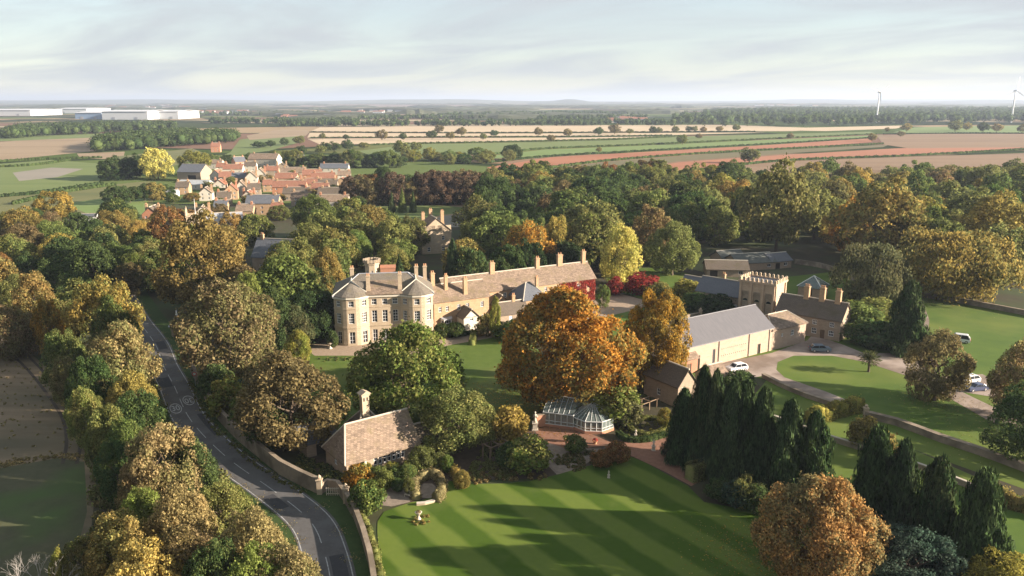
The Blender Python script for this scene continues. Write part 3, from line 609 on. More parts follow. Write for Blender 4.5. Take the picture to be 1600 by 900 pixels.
def hedge(name, label, pix, w, h, col, size=0.22, dens=26, cat='hedge', clipped=False, world=None, group=None, m='leaves', kind=None, seed=3):
    """a hedge: leaf faces over a long body that follows the ground line"""
    rng = np.random.default_rng(seed+len(label)); pw_ = world if world else [P(*q) for q in pix]; ln = catmull(pw_, max(1.0, sum((b-a).length for a, b in zip(pw_, pw_[1:]))/260)); o = ln[0].copy(); pos = []; nrm = []
    V = []; FF = []
    L = sum((b-a).length for a, b in zip(ln, ln[1:]))
    for i, (a, b) in enumerate(zip(ln, ln[1:])):
        d = (b-a); l = d.length
        if l < 1e-4: continue
        e = np.array(d.normalized()); s = np.array([-e[1], e[0], 0.0]); n = max(3, int(dens*l*(h+w*0.5)))
        hv, wv = (h, w) if clipped else (h*(0.75+0.5*abs(math.sin(i*0.7+rng.random()*0.6))), w*(0.8+0.4*rng.random()))
        t = rng.random(n); ang = rng.uniform(-0.1, math.pi+0.1, n); pw = 0.35 if clipped else 0.8
        cx = np.sign(np.cos(ang))*np.abs(np.cos(ang))**pw*wv/2; cz = np.clip(np.sin(ang), 0, 1)**pw*hv*rng.uniform(0.55 if not clipped else 0.9, 1.03, n)
        low = rng.random(n) < 0.35; cz = np.where(low, cz*rng.random(n), cz)
        pos.append(np.array(a-o)+np.outer(t*l, e)+np.outer(cx, s)+np.outer(cz, [0,0,1.0])+rng.normal(size=(n,3))*(0.03 if clipped else 0.12))
        nrm.append(unit(np.outer(np.cos(ang), s)+np.outer(np.sin(ang), [0,0,1.0])+rng.normal(size=(n,3))*0.5))
        b0 = len(V)*8; A = np.array(a-o); B = np.array(b-o); q = wv*0.4; z = hv*0.82
        V.append([A-s*q, A+s*q, A+s*q*0.9+[0,0,z], A-s*q*0.9+[0,0,z], B-s*q, B+s*q, B+s*q*0.9+[0,0,z], B-s*q*0.9+[0,0,z]])
        for f in ((0,4,7),(0,7,3),(1,2,6),(1,6,5),(3,7,6),(3,6,2),(0,3,2),(0,2,1),(4,5,6),(4,6,7)): FF.append([b0+j for j in f])
    me = quads_mesh(name, cards(rng, np.concatenate(pos), np.concatenate(nrm), size), m, (np.array(V, float).reshape(-1,3), np.array(FF)))
    ob = obj(name, me, None, o); a, b = PAL[col]; ob.color = (*a, 1); ob['tint'] = list(b)
    if kind: tag(ob, label, None, None, kind)
    else: tag(ob, label, cat, group)
    return ob
def planting(name, label, pix, n, hr, cols, size=0.16, seed=5, per=90):
    """a bed of mixed low plants too tangled to count"""
    rng = np.random.default_rng(seed); poly = [P(*q) for q in pix]; o = poly[0]; g = random.Random(seed); pos = []; nrm = []
    x0, x1 = min(p.x for p in poly), max(p.x for p in poly); y0, y1 = min(p.y for p in poly), max(p.y for p in poly); k = 0; it = 0
    while k < n and it < n*40:
        it += 1; q = (g.uniform(x0, x1), g.uniform(y0, y1))
        if not inside(q, poly): continue
        r = g.uniform(*hr); v = sphere_dirs(rng, per); v[:,2] = np.abs(v[:,2]); k += 1
        pos.append(np.array([q[0]-o.x, q[1]-o.y, 0])+v*np.array([r*0.8, r*0.8, r])*rng.uniform(0.6, 1.05, (per,1))); nrm.append(unit(v+rng.normal(size=(per,3))*0.5))
    ob = obj(name, quads_mesh(name, cards(rng, np.concatenate(pos), np.concatenate(nrm), size), 'leaves'), None, o)
    ob.color = (*PAL[cols[0]][0], 1); ob['tint'] = list(PAL[cols[1]][1]); return tag(ob, label, None, None, 'stuff')
def far_wood(name, label, pix, n, h, col, seed, size=0.9, per=70):
    rng = np.random.default_rng(seed); poly = [P(*q) for q in pix]; o = poly[0]; g = random.Random(seed); pos = []; nrm = []; C = []; R = []
    x0, x1 = min(p.x for p in poly), max(p.x for p in poly); y0, y1 = min(p.y for p in poly), max(p.y for p in poly); k = 0
    while k < n:
        q = (g.uniform(x0, x1), g.uniform(y0, y1))
        if not inside(q, poly): continue
        k += 1; r = h*g.uniform(0.38, 0.62); z = h*g.uniform(0.42, 0.68); v = sphere_dirs(rng, per)
        c = np.array([q[0]-o.x, q[1]-o.y, z]); pos.append(c+v*np.array([r, r, z*0.85])*rng.uniform(0.8, 1.08, (per,1))); nrm.append(unit(v+rng.normal(size=(per,3))*0.5)); C.append(c); R.append(r*0.85)
    ob = obj(name, quads_mesh(name, cards(rng, np.concatenate(pos), np.concatenate(nrm), size), 'leaves', blobs(rng, np.array(C), np.array(R))), None, o)
    ob.color = (*PAL[col][0], 1); ob['tint'] = list(PAL[col][1]); return tag(ob, label, None, None, 'stuff')
ORD = ['first','second','third','fourth','fifth','sixth','seventh','eighth','ninth','tenth','eleventh','twelfth','thirteenth','fourteenth','fifteenth','sixteenth','seventeenth','eighteenth','nineteenth','twentieth']
def ordinal(i):
    if i < 20: return ORD[i]
    t = ['twenty', 'thirty', 'forty', 'fifty', 'sixty']; q, r = divmod(i+1, 10)
    return (t[q-2]+'-'+ORD[r-1]) if r else {20:'twentieth', 30:'thirtieth', 40:'fortieth', 50:'fiftieth'}[(i+1)]
def label_trees():
    by = {}
    for e, reg, col, nm in TREES:
        if reg and 'label' not in e: by.setdefault((reg, col, nm), []).append(e)
    for (reg, col, nm), l in by.items():
        l.sort(key=lambda e: proj(e.location)[0]); what = {'shrub':'shrub', 'conifer_tree':'conifer', 'clipped_shrub':'clipped bush', 'willow_tree':'willow'}.get(nm, 'tree')
        for i, e in enumerate(l):
            if len(l) == 1: e['label'] = f'the only {col} {what} {reg}'
            else: e['label'] = f'{ordinal(i)} {col} {what} from the left {reg}'
            e['group'] = f'{what}s {reg}'
# ---------------------------------------------------------------- trees that stand out
HERO = [
 (882,458,638,190,'beech','orange','huge orange beech tree in front of the stable wing'),
 (1022,466,606,96,'beech','orange','tall orange tree beside the grey-roofed barn'),
 (638,517,664,160,'near','bright green','big lime green tree in front of the manor'),
 (716,612,702,104,'near','olive green','olive tree overhanging the stone-roofed cottage'),
 (458,562,704,150,'near','brown','broad brown-leaved tree above the roadside wall'),
 (468,520,575,40,'near_tall','yellow green','small yellow-green tree left of the manor terrace'),
 (362,444,592,134,'near','brown','large brown tree between the road and the manor lawn'),
 (325,344,486,124,'near','ochre','large golden brown tree below the church'),
 (170,438,566,102,'near_tall','golden','tall golden tree on the left bank of the road'),
 (195,512,628,92,'near','tawny','tawny bush-like tree overhanging the left road edge'),
 (214,584,668,72,'near','golden','golden tree tight against the left road edge'),
 (225,618,720,86,'near','dark green','dark green tree below the golden roadside tree'),
 (970,354,446,60,'near_tall','pale yellow','bright pale yellow tree behind the creeper-covered end'),
 (826,350,436,72,'near_tall','orange','wide orange tree behind the long wing roof'),
 (870,341,428,48,'near_tall','golden','narrow golden tree behind the long wing roof'),
 (1050,352,430,80,'near','olive green','olive tree right of the bright yellow tree'),
 (1016,328,415,66,'mid','brown','brown tree behind the bright yellow tree'),
 (1412,436,550,60,'conifer','evergreen','single conical conifer on the lawn right of the cottages'),
 (1360,381,480,96,'willow','sage','drooping grey-green willow behind the cottage garden'),
 (1482,360,466,156,'willow','ochre','spreading ochre tree with drooping boughs by the park wall'),
 (1550,310,425,130,'near','golden','large golden orange tree at the right edge of the wood'),
 (1322,311,400,46,'mid_tall','orange','small bright orange tree in the wood above the willow'),
 (1372,290,420,112,'mid','ochre','ochre tree in the wood above the willow'),
 (1212,262,398,116,'mid','olive green','big rounded olive tree at the back of the right wood'),
 (1460,521,626,88,'near','brown','round dark brown tree beside the parked white car'),
 (1602,536,660,104,'near','tawny','tawny tree at the right edge beside the parking bay'),
 (1606,612,726,116,'near','dark green','dark tree at the right edge casting shade on the lawn'),
 (1274,754,922,158,'beech','orange topped','round orange-topped tree at the bottom right of the lawn'),
 (1416,828,935,122,'near','blue green','dark feathery evergreen bush at the bottom edge'),
 (1560,872,960,120,'near','yellow green','yellow-green bush in the bottom right corner'),
 (708,371,470,29,'conifer','evergreen','slim dark cypress behind the manor roof'),
 (625,396,470,34,'spire','evergreen','dark conifer standing beside the manor tower'),
 (612,298,332,13,'spire','dark green','leftmost of three little conifers in the mown clearing'),
 (629,292,332,15,'spire','mid green','middle of three little conifers in the mown clearing'),
 (645,297,332,13,'spire','dark green','rightmost of three little conifers in the mown clearing'),
 (248,232,280,46,'mid','pale yellow','pale yellow tree at the left end of the village'),
 (305,236,274,46,'mid','yellow green','yellow-green tree behind the dark village barn'),
 (88,302,352,54,'mid','golden','golden tree at the edge of the rough meadow'),
 (362,332,372,34,'mid','golden','small golden tree in front of the grey-roofed village house'),
 (265,322,400,52,'mid','rust','rusty orange tree left of the church'),
 (402,335,382,50,'mid','bright green','bright green tree below the grey-roofed village house'),
 (494,306,372,66,'near','mid green','rich green tree in front of the village roofs'),
 (460,484,548,52,'near','sage','grey-green small tree left of the manor'),
 (388,430,530,46,'near_tall','bright green','bright green narrow tree between the two brown trees'),
 (60,430,520,60,'near_tall','ochre','ochre tree on the left bank by the ploughed field'),
 (22,480,560,70,'near','brown','brown tree at the left edge above the field'),
 (85,470,560,46,'near_tall','orange','thin orange tree on the left bank'),
]
for h in HERO: T(*h[:7])
# foreground hedgerow along the field, bottom left
FORE = [
 (262,668,800,110,'near','tawny','tall tawny hedgerow tree nearest the road bend'),
 (230,720,815,80,'near','brown','brown hedgerow tree left of the road bend'),
 (310,690,790,66,'near_tall','dark green','dark green hedgerow tree against the road'),
 (225,770,860,76,'near','bright green','bright green hedgerow bush among the tawny ones'),
 (350,760,850,100,'near','olive green','olive hedgerow tree leaning over the road'),
 (290,772,900,110,'near','tawny','pale tawny hedgerow tree in the middle of the belt'),
 (205,812,920,120,'near','ochre','ochre hedgerow tree next to the dark field'),
 (300,838,960,120,'near','brown','brown hedgerow tree at the bottom edge'),
 (395,805,930,108,'near','tawny','tawny hedgerow tree above the bottom edge of the road'),
 (448,862,985,110,'near','tawny','tawny hedgerow bush at the bottom edge beside the road'),
 (230,862,1000,140,'near','golden','golden hedgerow tree at the bottom edge'),
 (140,842,925,66,'near','olive green','olive bush at the edge of the dark field'),
 (98,860,940,30,'near_tall','yellow green','slim yellow-green bush beside the bare tree'),
 (345,850,985,90,'near','dark green','dark green hedgerow bush at the bottom edge'),
 (405,860,990,90,'near','bright green','light green bush at the bottom edge by the road'),
 (190,690,790,60,'near','dark green','dark hedgerow bush below the track ruts'),
 (175,640,740,60,'near','olive green','olive hedgerow bush beside the track ruts'),
 (205,660,760,66,'near','mid green','mid green hedgerow tree right of the track ruts'),
 (150,560,660,70,'near','dark green','dark green tree left of the golden roadside tree'),
 (112,560,636,56,'near','brown','brown bush at the top corner of the ploughed field'),
 (140,610,700,56,'near','olive green','olive bush at the right corner of the ploughed field'),
 (188,470,575,60,'near','mid green','mid green tree behind the tall golden roadside tree'),
 (110,520,610,60,'near','mid green','green tree on the bank between orange and dark trees'),
]
for h in FORE: T(*h[:7])
# bare pale tree, bottom left corner
def bare_tree():
    g = random.Random(3); b = MB(); base = P(62, 985); h = zat(base, 868)
    def grow(p, d, l, r, k):
        e = p+d*l; b.tube(p, e, r, r*0.65, 5)
        if k == 0: return
        for _ in range(3 if k > 1 else 2):
            nd = (d+Vector((g.uniform(-1,1), g.uniform(-1,1), g.uniform(-0.3,0.7)))*0.75).normalized(); grow(e, nd, l*g.uniform(0.6,0.85), r*0.6, k-1)
    e = empty('bare_tree', base); tb = b; grow(Vector((0,0,0)), Vector((0.1,0,1)), h*0.4, 0.11, 0); b.build('trunk', 'pale_bark', e)
    b = MB()
    for a in range(4): grow(Vector((0.04*h, 0, h*0.38)), Vector((math.cos(a*1.7+0.3)*0.8, math.sin(a*1.7)*0.8, 0.8)).normalized(), h*0.22, 0.055, 4)
    b.build('branches', 'pale_bark', e); tag(e, 'leafless tree with pale branches in the bottom left corner', 'tree')
bare_tree()
# conifer row by the lower lawn
CON = [(x, t, b, w*1.0) for x, t, b, w in [(1064,604,718,54),(1090,566,730,52),(1112,574,738,48),(1132,588,750,58),(1158,590,748,56),(1184,603,764,60),(1222,617,778,64),(1268,640,784,64),(1362,664,845,72),(1400,682,865,72),(1450,706,890,76),(1522,727,922,84)]]
for i, (x, yt, yb, w) in enumerate(CON):
    lab = f'{ordinal(i)} dark conifer from the left in the row along the lawn' if i < 8 else f'{ordinal(i-8)} dark conifer from the left in the row at the bottom right'
    T(x, yt, yb, w, 'conifer', 'evergreen', lab, group='dark conifers beside the lawn')
T(1348,655,700,40,'shrub','ochre','ochre shrub between the two conifer rows'); T(1385,690,760,44,'shrub','ochre','ochre shrub behind the second conifer row')
# small palm-like tree on the drive lawn
def palm():
    base = P(1357, 581); h = zat(base, 541); e = empty('palm_tree', base); b = MB(); b.lathe([(0.32,0),(0.24,0.6),(0.2,h*0.5),(0.22,h*0.62)], 8); b.build('trunk', 'bark', e)
    rng = np.random.default_rng(2); n = 900; v = sphere_dirs(rng, n); v[:,2] = v[:,2]*0.8+0.1; t = rng.random((n,1))
    pos = np.array([0,0,h*0.6])+v*t*2.3*np.array([1,1,0.85])-np.array([0,0,0.7])*t*t
    c = obj('crown', quads_mesh('crown', cards(rng, pos, unit(np.cross(v, rng.normal(size=(n,3)))), 0.42, 0.16, tang=v), 'leaves'), e); c.color = (0.06,0.075,0.03,1); c['tint'] = [0.09,0.09,0.04]
    tag(e, 'small palm-like tree on the lawn inside the drive loop', 'tree')
palm()
# clipped and garden shrubs
SHR = [
 (660,702,735,36,'topiary','moss green','largest clipped dome in front of the cottage'), (686,710,735,22,'topiary','moss green','clipped dome right of the largest dome'),
 (699,714,738,18,'topiary','mid green','small clipped dome at the right of the domes'), (638,728,752,22,'topiary','mid green','clipped dome at the foot of the largest dome'),
 (640,750,772,16,'topiary','moss green','little clipped dome beside the paved steps'), (622,750,768,16,'topiary','dark green','dark clipped dome beside the paved steps'),
 (722,738,764,20,'topiary','ochre','ochre low mound at the lawn edge'), (563,730,764,36,'shrub','orange','fiery orange shrub by the cottage corner'),
 (574,757,800,44,'shrub','mid green','ivy-covered green bush above the roadside wall'), (592,732,752,22,'shrub','mid green','green shrub in front of the cottage windows'),
 (612,726,742,20,'shrub','yellow green','yellow-green shrub under the cottage eaves'), (622,732,752,22,'shrub','dark green','dark shrub in the middle of the cottage bed'),
 (572,726,742,16,'shrub','yellow green','yellow-green climber at the cottage corner'), (600,738,764,24,'shrub','olive green','olive shrub beside the orange one'),
 (792,640,692,48,'shrub','golden','golden bush at the corner below the statue'), (825,690,736,56,'shrub','bright green','bright green bush on the terrace edge'),
 (800,696,730,40,'shrub','dark green','dark green bush left of the bright terrace bush'), (962,610,660,56,'shrub','bright green','bright leafy bush behind the conservatory'),
 (985,630,665,30,'shrub','sage','grey-green bush right of the conservatory'), (898,684,706,26,'shrub','mid green','round bush on the brick apron'),
 (940,706,728,26,'shrub','rust','rusty flowering bush near the lawn edge'), (965,694,722,30,'shrub','rust','reddish bush beside the pink path'),
 (1038,640,668,20,'topiary','yellow green','yellow-green clipped bush by the stone gable'), (1128,752,780,36,'shrub','dark green','dark shrub below the clipped hedge block'),
 (1152,756,790,36,'shrub','blue green','blue-green shrub under the conifers'), (1165,752,792,36,'shrub','olive green','olive shrub at the foot of the conifers'),
 (1182,762,798,36,'shrub','dark green','dark rounded shrub at the corner of the lawn'),
 (690,508,528,22,'topiary','dark green','left clipped bush below the wing bay window'), (712,506,526,24,'topiary','dark green','right clipped bush below the wing bay window'),
 (760,496,524,30,'shrub','ochre','ochre shrub in front of the gabled porch'), (800,506,530,40,'shrub','dark green','dark shrub in front of the low outbuildings'),
 (520,520,542,14,'shrub','dark green','small dark bush at the manor corner'),
 (774,470,528,14,'near_tall','yellow green','thin young tree with pale stem before the outbuildings'), (1003,432,458,42,'shrub','red','bright red shrub beside the forecourt'),
 (962,438,460,24,'shrub','red','smaller red shrub at the forecourt edge'), (1028,444,466,30,'shrub','olive green','olive shrub next to the bright red shrub'),
 (385,600,640,50,'shrub','blue green','blue-green shrub inside the estate wall'), (360,596,650,50,'shrub','yellow green','yellow-green shrub inside the estate wall'),
 (395,618,668,56,'shrub','mid green','green shrub above the middle of the estate wall'), (425,640,700,50,'shrub','dark green','dark shrub above the lower estate wall'),
 (340,575,625,44,'shrub','dark green','dark shrub at the upper end of the estate wall'), (1360,470,500,70,'shrub','bright green','sunlit bush under the willow'),
 (1345,480,520,60,'shrub','mid green','green bush beside the end cottage'), (1362,505,540,56,'shrub','dark green','dark clipped bush left of the lawn conifer'),
 (1085,462,486,40,'shrub','dark green','dark bush in front of the stable range'), (1120,466,492,40,'shrub','evergreen','dark bush at the tower foot'),
 (1070,440,462,30,'shrub','yellow green','yellow-green bush left of the stable range'), (1240,566,590,30,'shrub','dark green','low dark shrub at the drive edge') ,
 (1150,584,612,44,'shrub','dark green','dark shrub behind the first conifers'), (942,448,480,18,'near_tall','mid green','ivy column at the creeper-covered end'),
 (1300,590,600,10,'shrub','olive green','tiny bush beside the drive loop'), (590,560,600,60,'shrub','mid green','green shrub under the lime green tree'),
 (425,590,640,70,'shrub','brown','brown shrub at the left edge of the manor lawn'),
]
SHR = [s for s in SHR if 'tiny bush' not in s[6] and 'low dark shrub at the drive' not in s[6]]
for h in SHR: T(h[0], h[1]-2, h[2]+1, h[3]*1.18, *h[4:7])
hedge('hedge_ring', 'straw-coloured clipped hedge ring round the paved circle', [(651,782),(647,768),(655,752),(671,745),(685,750),(691,763),(689,777),(681,785)], 1.25, 1.35, 'straw', 0.11, 150)
hedge('golden_hedge', 'golden clipped hedge curving along the lawn edge', [(704,736),(712,746),(722,764)], 1.5, 1.5, 'golden', 0.11, 150)
psheet('paved_circle', [(655,778),(652,766),(662,756),(675,756),(684,766),(682,778)], 0.066, 'paving', 'small paved circle inside the hedge ring', 1)
hedge('clipped_hedge', 'clipped hedge block with sunlit top beside the pink path', [(1076,752),(1124,738)], 2.2, 2.8, 'moss green', 0.10, 160, clipped=True)
hedge('clipped_hedge', 'lime green sculpted hedge at the bend of the park wall', [(1262,662),(1300,652),(1343,640)], 2.4, 2.6, 'yellow green', 0.13, 120)
hedge('clipped_hedge', 'low dark box hedge along the manor terrace', [(700,528),(740,522)], 1.2, 1.2, 'dark green', 0.1, 120, clipped=True)
hedge('clipped_hedge', 'square topped yew hedge by the porch', [(738,540),(741,523)], 1.6, 1.6, 'olive green', 0.1, 120, clipped=True)
hedge('clipped_hedge', 'oval box hedge of the little knot garden', [(985,668),(1005,656),(1035,660),(1040,672),(1015,682),(988,676),(985,668)], 0.9, 0.8, 'olive green', 0.09, 160, clipped=True)
hedge('clipped_hedge', 'outer curved hedge of the knot garden', [(965,680),(980,690),(1010,690),(1040,682)], 1.0, 1.0, 'dark green', 0.1, 140, clipped=True)
hedge('clipped_hedge', 'long clipped hedge in front of the end cottage garden', [(1330,536),(1395,532)], 1.8, 1.5, 'mid green', 0.12, 100, clipped=True)
hedge('ivy_hedge', 'ivy hedge on top of the wall at the right edge', [(1530,776),(1570,790),(1640,812)], 1.6, 2.4, 'ochre', 0.16, 90)
hedge('ivy_hedge', 'straggling hedge along the inner side of the roadside wall', [(556,802),(572,830),(584,865),(594,910)], 1.0, 1.5, 'olive green', 0.14, 90)
planting('garden_bed', 'mixed planting of the cottage front bed', [(545,735),(600,722),(690,700),(700,730),(650,740),(600,760),(560,765)], 90, (0.3,0.9), ('yellow green','olive green'), 0.15, 5)
planting('garden_bed', 'flower border along the top of the striped lawn', [(700,742),(740,740),(830,738),(860,742),(850,750),(780,752),(725,760)], 60, (0.25,0.6), ('tawny','rust'), 0.12, 6)
planting('garden_bed', 'dark planting of the terrace beds', [(800,700),(850,715),(900,738),(940,722),(985,712),(950,705),(880,712),(840,700)], 80, (0.3,0.8), ('brown','dark green'), 0.14, 7)
planting('garden_bed', 'low plants round the knot garden', [(960,672),(1045,655),(1050,680),(985,690)], 60, (0.2,0.5), ('olive green','yellow green'), 0.12, 8)
planting('garden_bed', 'shrubby ground cover between the two conifer rows', [(1150,790),(1200,770),(1300,770),(1360,800),(1480,860),(1600,890),(1600,960),(1440,960),(1330,900),(1200,820)], 160, (0.5,1.5), ('evergreen','dark green'), 0.24, 10)
planting('undergrowth', 'brambles on the bank left of the road', [(120,560),(215,520),(240,600),(262,660),(330,740),(400,800),(440,850),(440,990),(120,990),(150,830),(150,700)], 420, (0.8,2.2), ('olive green','brown'), 0.26, 11)
planting('undergrowth', 'rough grass edging the ploughed field', [(40,540),(90,575),(130,640),(150,700),(150,830),(90,900),(138,900),(175,830),(175,690),(150,620),(110,560)], 260, (0.3,0.9), ('tawny','brown'), 0.2, 12)
planting('field_weeds', 'tufts of dry weeds scattered over the ploughed field', [(-120,520),(20,540),(75,585),(110,640),(138,690),(140,715),(0,730),(-120,740)], 330, (0.12,0.4), ('tawny','olive green'), 0.14, 18, 14)
planting('field_weeds', 'rough weeds along the edge of the dark crop strip', [(-120,735),(0,722),(100,708),(135,712),(135,722),(90,716),(0,732),(-120,748)], 240, (0.15,0.5), ('tawny','straw'), 0.14, 19, 18)
planting('verge_plants', 'long grass and weeds along the foot of the estate wall', [(298,590),(322,640),(345,672),(395,716),(440,748),(480,768),(470,772),(430,752),(385,720),(335,676),(312,640),(292,596)], 260, (0.15,0.45), ('olive green','moss green'), 0.13, 20, 22)
planting('garden_bed', 'tangled border plants round the timber pergola', [(728,742),(745,715),(770,690),(810,690),(812,715),(790,735),(840,742),(780,749),(740,752)], 150, (0.3,0.85), ('olive green','moss green'), 0.14, 21)
planting('garden_bed', 'low shrubs in the shade behind the cottage wall', [(470,712),(500,725),(535,742),(545,760),(520,760),(490,742),(462,728)], 70, (0.3,0.8), ('dark green','olive green'), 0.15, 22)
# ---------------------------------------------------------------- woods
for x, y, r in ((690,345,14),(720,340,14),(600,335,16),(660,330,14),(560,332,10),(675,385,13),(405,405,15),(295,372,12),(324,352,8),(595,480,22),(640,500,16),(780,480,30),(860,470,24),(1120,455,22),(1180,470,22),(1170,415,24),(1230,412,16),(1110,410,14),(1280,420,12),(990,440,16),(283,515,9),(230,505,9),(222,480,8),(250,530,8),(1310,410,8),(672,412,11),(668,430,9),(405,425,12),(400,440,9),(296,396,10),(126,358,12),(132,370,9),(735,350,9),(330,365,8),(410,446,10),(398,456,9),(416,434,9)):
    p = P(x, y); KEEP.append((p.x, p.y, r))
AUT = ['olive green']*6+['ochre']*2+['mid green']*3+['brown','dark green','dark green','yellow green','golden']
wood([(1062,302),(1300,298),(1620,290),(1800,300),(1800,410),(1640,455),(1480,440),(1410,430),(1330,400),(1270,392),(1100,386),(1075,345)], 15.5, (13,20), (0.85,1.15), AUT, 'in the wood right of the estate', seed=2)
wood([(760,302),(1060,302),(1075,345),(1070,392),(1000,412),(930,428),(800,425),(740,400),(735,350)], 14.0, (12,19), (0.8,1.1), ['dark green']*4+['olive green']*3+['mid green']*2+['ochre','brown'], 'in the wood behind the long wing', seed=3)
row((548,322), (770,318), 15, 15, 14, 'mid', ['copper brown','copper brown','brown'], 'in the copper belt behind the village', 0.35)
row((560,310), (760,306), 11, 14, 14, 'mid', ['copper brown','rust','brown','dark green'], 'at the back of the copper belt', 0.35)
row((770,308), (1030,300), 13, 16, 16, 'mid', ['ochre','olive green','rust','mid green'], 'at the field edge of the central wood', 0.3)
row((1080,312), (1590,304), 22, 12.5, 15, 'mid', ['ochre','olive green','golden','dark green','brown'], 'at the field edge of the right wood', 0.3)
wood([(236,420),(330,408),(440,398),(540,376),(600,372),(650,384),(660,395),(700,405),(735,440),(600,445),(520,462),(505,500),(440,520),(420,470),(400,500),(300,498),(240,470)], 12.0, (10,16.5), (0.8,1.1), ['olive green']*5+['ochre']*2+['mid green']*2+['brown','dark green'], 'between the village and the manor', seed=4, kinds=('mid','near','mid_tall'))
wood([(-60,366),(215,350),(238,420),(225,462),(205,470),(120,560),(40,520),(-60,480)], 11.5, (8.5,14), (0.85,1.15), ['olive green']*3+['mid green']*3+['dark green']*3+['ochre','brown','rust','golden'], 'in the wood left of the road', seed=5, kinds=('mid','near','mid_tall'))
row((740,470), (935,420), 9, 12, 10, 'mid', ['evergreen','dark green'], 'close behind the long wing', 0.2)
row((430,548), (505,528), 4, 13, 9, 'near', ['evergreen','dark green'], 'in the dark clump left of the manor', 0.25)
row((425,500), (515,482), 5, 14, 10, 'near', ['dark green','olive green','ochre'], 'beside the dark left wall of the manor', 0.25)
# village trees and hedgerow trees in the fields
row((450,262), (620,262), 12, 12, 14, 'mid', ['mid green','olive green','dark green'], 'behind the village roofs', 0.4, name='field_tree')
row((590,255), (760,250), 10, 10, 14, 'mid', ['olive green','yellow green','mid green'], 'in the hedge behind the central wood', 0.4, name='field_tree')
row((700,258), (810,250), 6, 11, 14, 'mid', ['olive green','dark green'], 'along the red field near the central wood', 0.4, name='field_tree')
row((170,282), (226,276), 5, 13, 15, 'mid', ['dark green','evergreen'], 'in the dark clump left of the village', 0.3, name='field_tree')
row((185,320), (255,310), 5, 9, 12, 'mid', ['olive green','ochre','dark green'], 'at the foot of the rough meadow', 0.4, name='field_tree')
row((225,362), (350,340), 8, 6.5, 8, 'mid', ['ochre','olive green','brown','rust'], 'between the church and the village', 0.4)
row((270,318), (360,304), 5, 5, 7, 'mid', ['mid green','ochre','olive green'], 'among the left village houses', 0.4)
row((330,258), (460,247), 8, 8, 11, 'mid', ['mid green','olive green','dark green'], 'at the back of the village', 0.4, name='field_tree')
row((390,300), (480,288), 4, 4.5, 6, 'mid', ['olive green','yellow green','brown'], 'among the right village houses', 0.4)
row((445,345), (560,330), 6, 6, 8, 'mid', ['olive green','mid green','dark green'], 'in front of the village', 0.4)
row((470,244), (570,232), 6, 9, 13, 'far', ['olive green','dark green'], 'beyond the village', 0.4, name='field_tree')
row((395,232), (470,226), 4, 9, 13, 'far', ['olive green','dark green'], 'in the hedge above the village', 0.4, name='field_tree')
FT = [(504,218,11),(541,219,10),(597,219,18),(630,219,13),(675,218,16),(686,208,14),(704,218,13),(721,213,16),(755,219,12),(772,214,12),(841,213,15),(861,222,13),(887,214,14),(935,212,15),(960,210,18),(984,210,10),(1020,208,12),(1030,208,10),(1055,207,11),(1076,206,10),(1085,206,10),(1099,207,10),(1124,206,10),(1150,205,12),(1066,226,17),(1092,217,9),(1171,255,26),(1089,265,14),(936,238,9),(1362,221,14),(1416,206,15),(1407,214,10),(1492,206,20),(1510,204,14),(1536,207,18),(1557,207,15),(1597,208,15),(1235,217,10),(1386,206,8),(627,242,24),(650,238,18)]
for x, yb, w in FT: T(x, yb-w*0.85, yb, w, 'far', RNG.choice(['olive green','brown','dark green','ochre']), region='standing alone in the fields', name='field_tree')
row((300,300), (480,278), 9, 5.5, 6, 'far', ['olive green','mid green','brown'], 'squeezed between the village roofs', 0.5, name='village_tree')
row((330,330), (545,305), 9, 5.5, 6.5, 'far', ['olive green','mid green','ochre'], 'along the front gardens of the village', 0.5, name='village_tree')
label_trees(); join_small_trees()
far_wood('distant_wood', 'large mixed wood below the wind turbines', [(1042,200),(1100,198),(1300,199),(1420,196),(1640,194),(1900,194),(1900,172),(1600,173),(1250,173),(1120,178),(1050,188)], 2600, 21, 'dark green', 21, 1.8, 60)
far_wood('distant_copse', 'dark copse below the white warehouses', [(0,220),(60,214),(150,209),(275,204),(268,199),(150,201),(40,204),(5,210)], 420, 14, 'dark green', 22, 1.3, 60)
far_wood('distant_copse', 'copse with a dark shaded end left of the village', [(145,240),(220,234),(300,228),(365,223),(372,216),(300,214),(200,218),(150,228)], 420, 14, 'dark green', 23, 1.1, 70)
for i, (x0, y0, x1, y1, n) in enumerate(((440,197,1040,194,330),(840,187,1010,185,120),(330,192,560,191,160),(560,186,760,184,160),(700,180,1000,177,200),(300,180,520,178,140))):
    far_wood('distant_trees', ['line of trees along the far side of the stubble fields','second line of trees beyond the stubble fields','tree line behind the village fields','blue-grey tree belt in the middle distance','hazy tree belt below the skyline','hazy trees right of the warehouses'][i], [(x0,y0+2),(x1,y1+2),(x1,y1-(1.2 if i else 2)),(x0,y0-(1.2 if i else 2))], n, 12, 'dark green', 30+i, 2.0, 36)
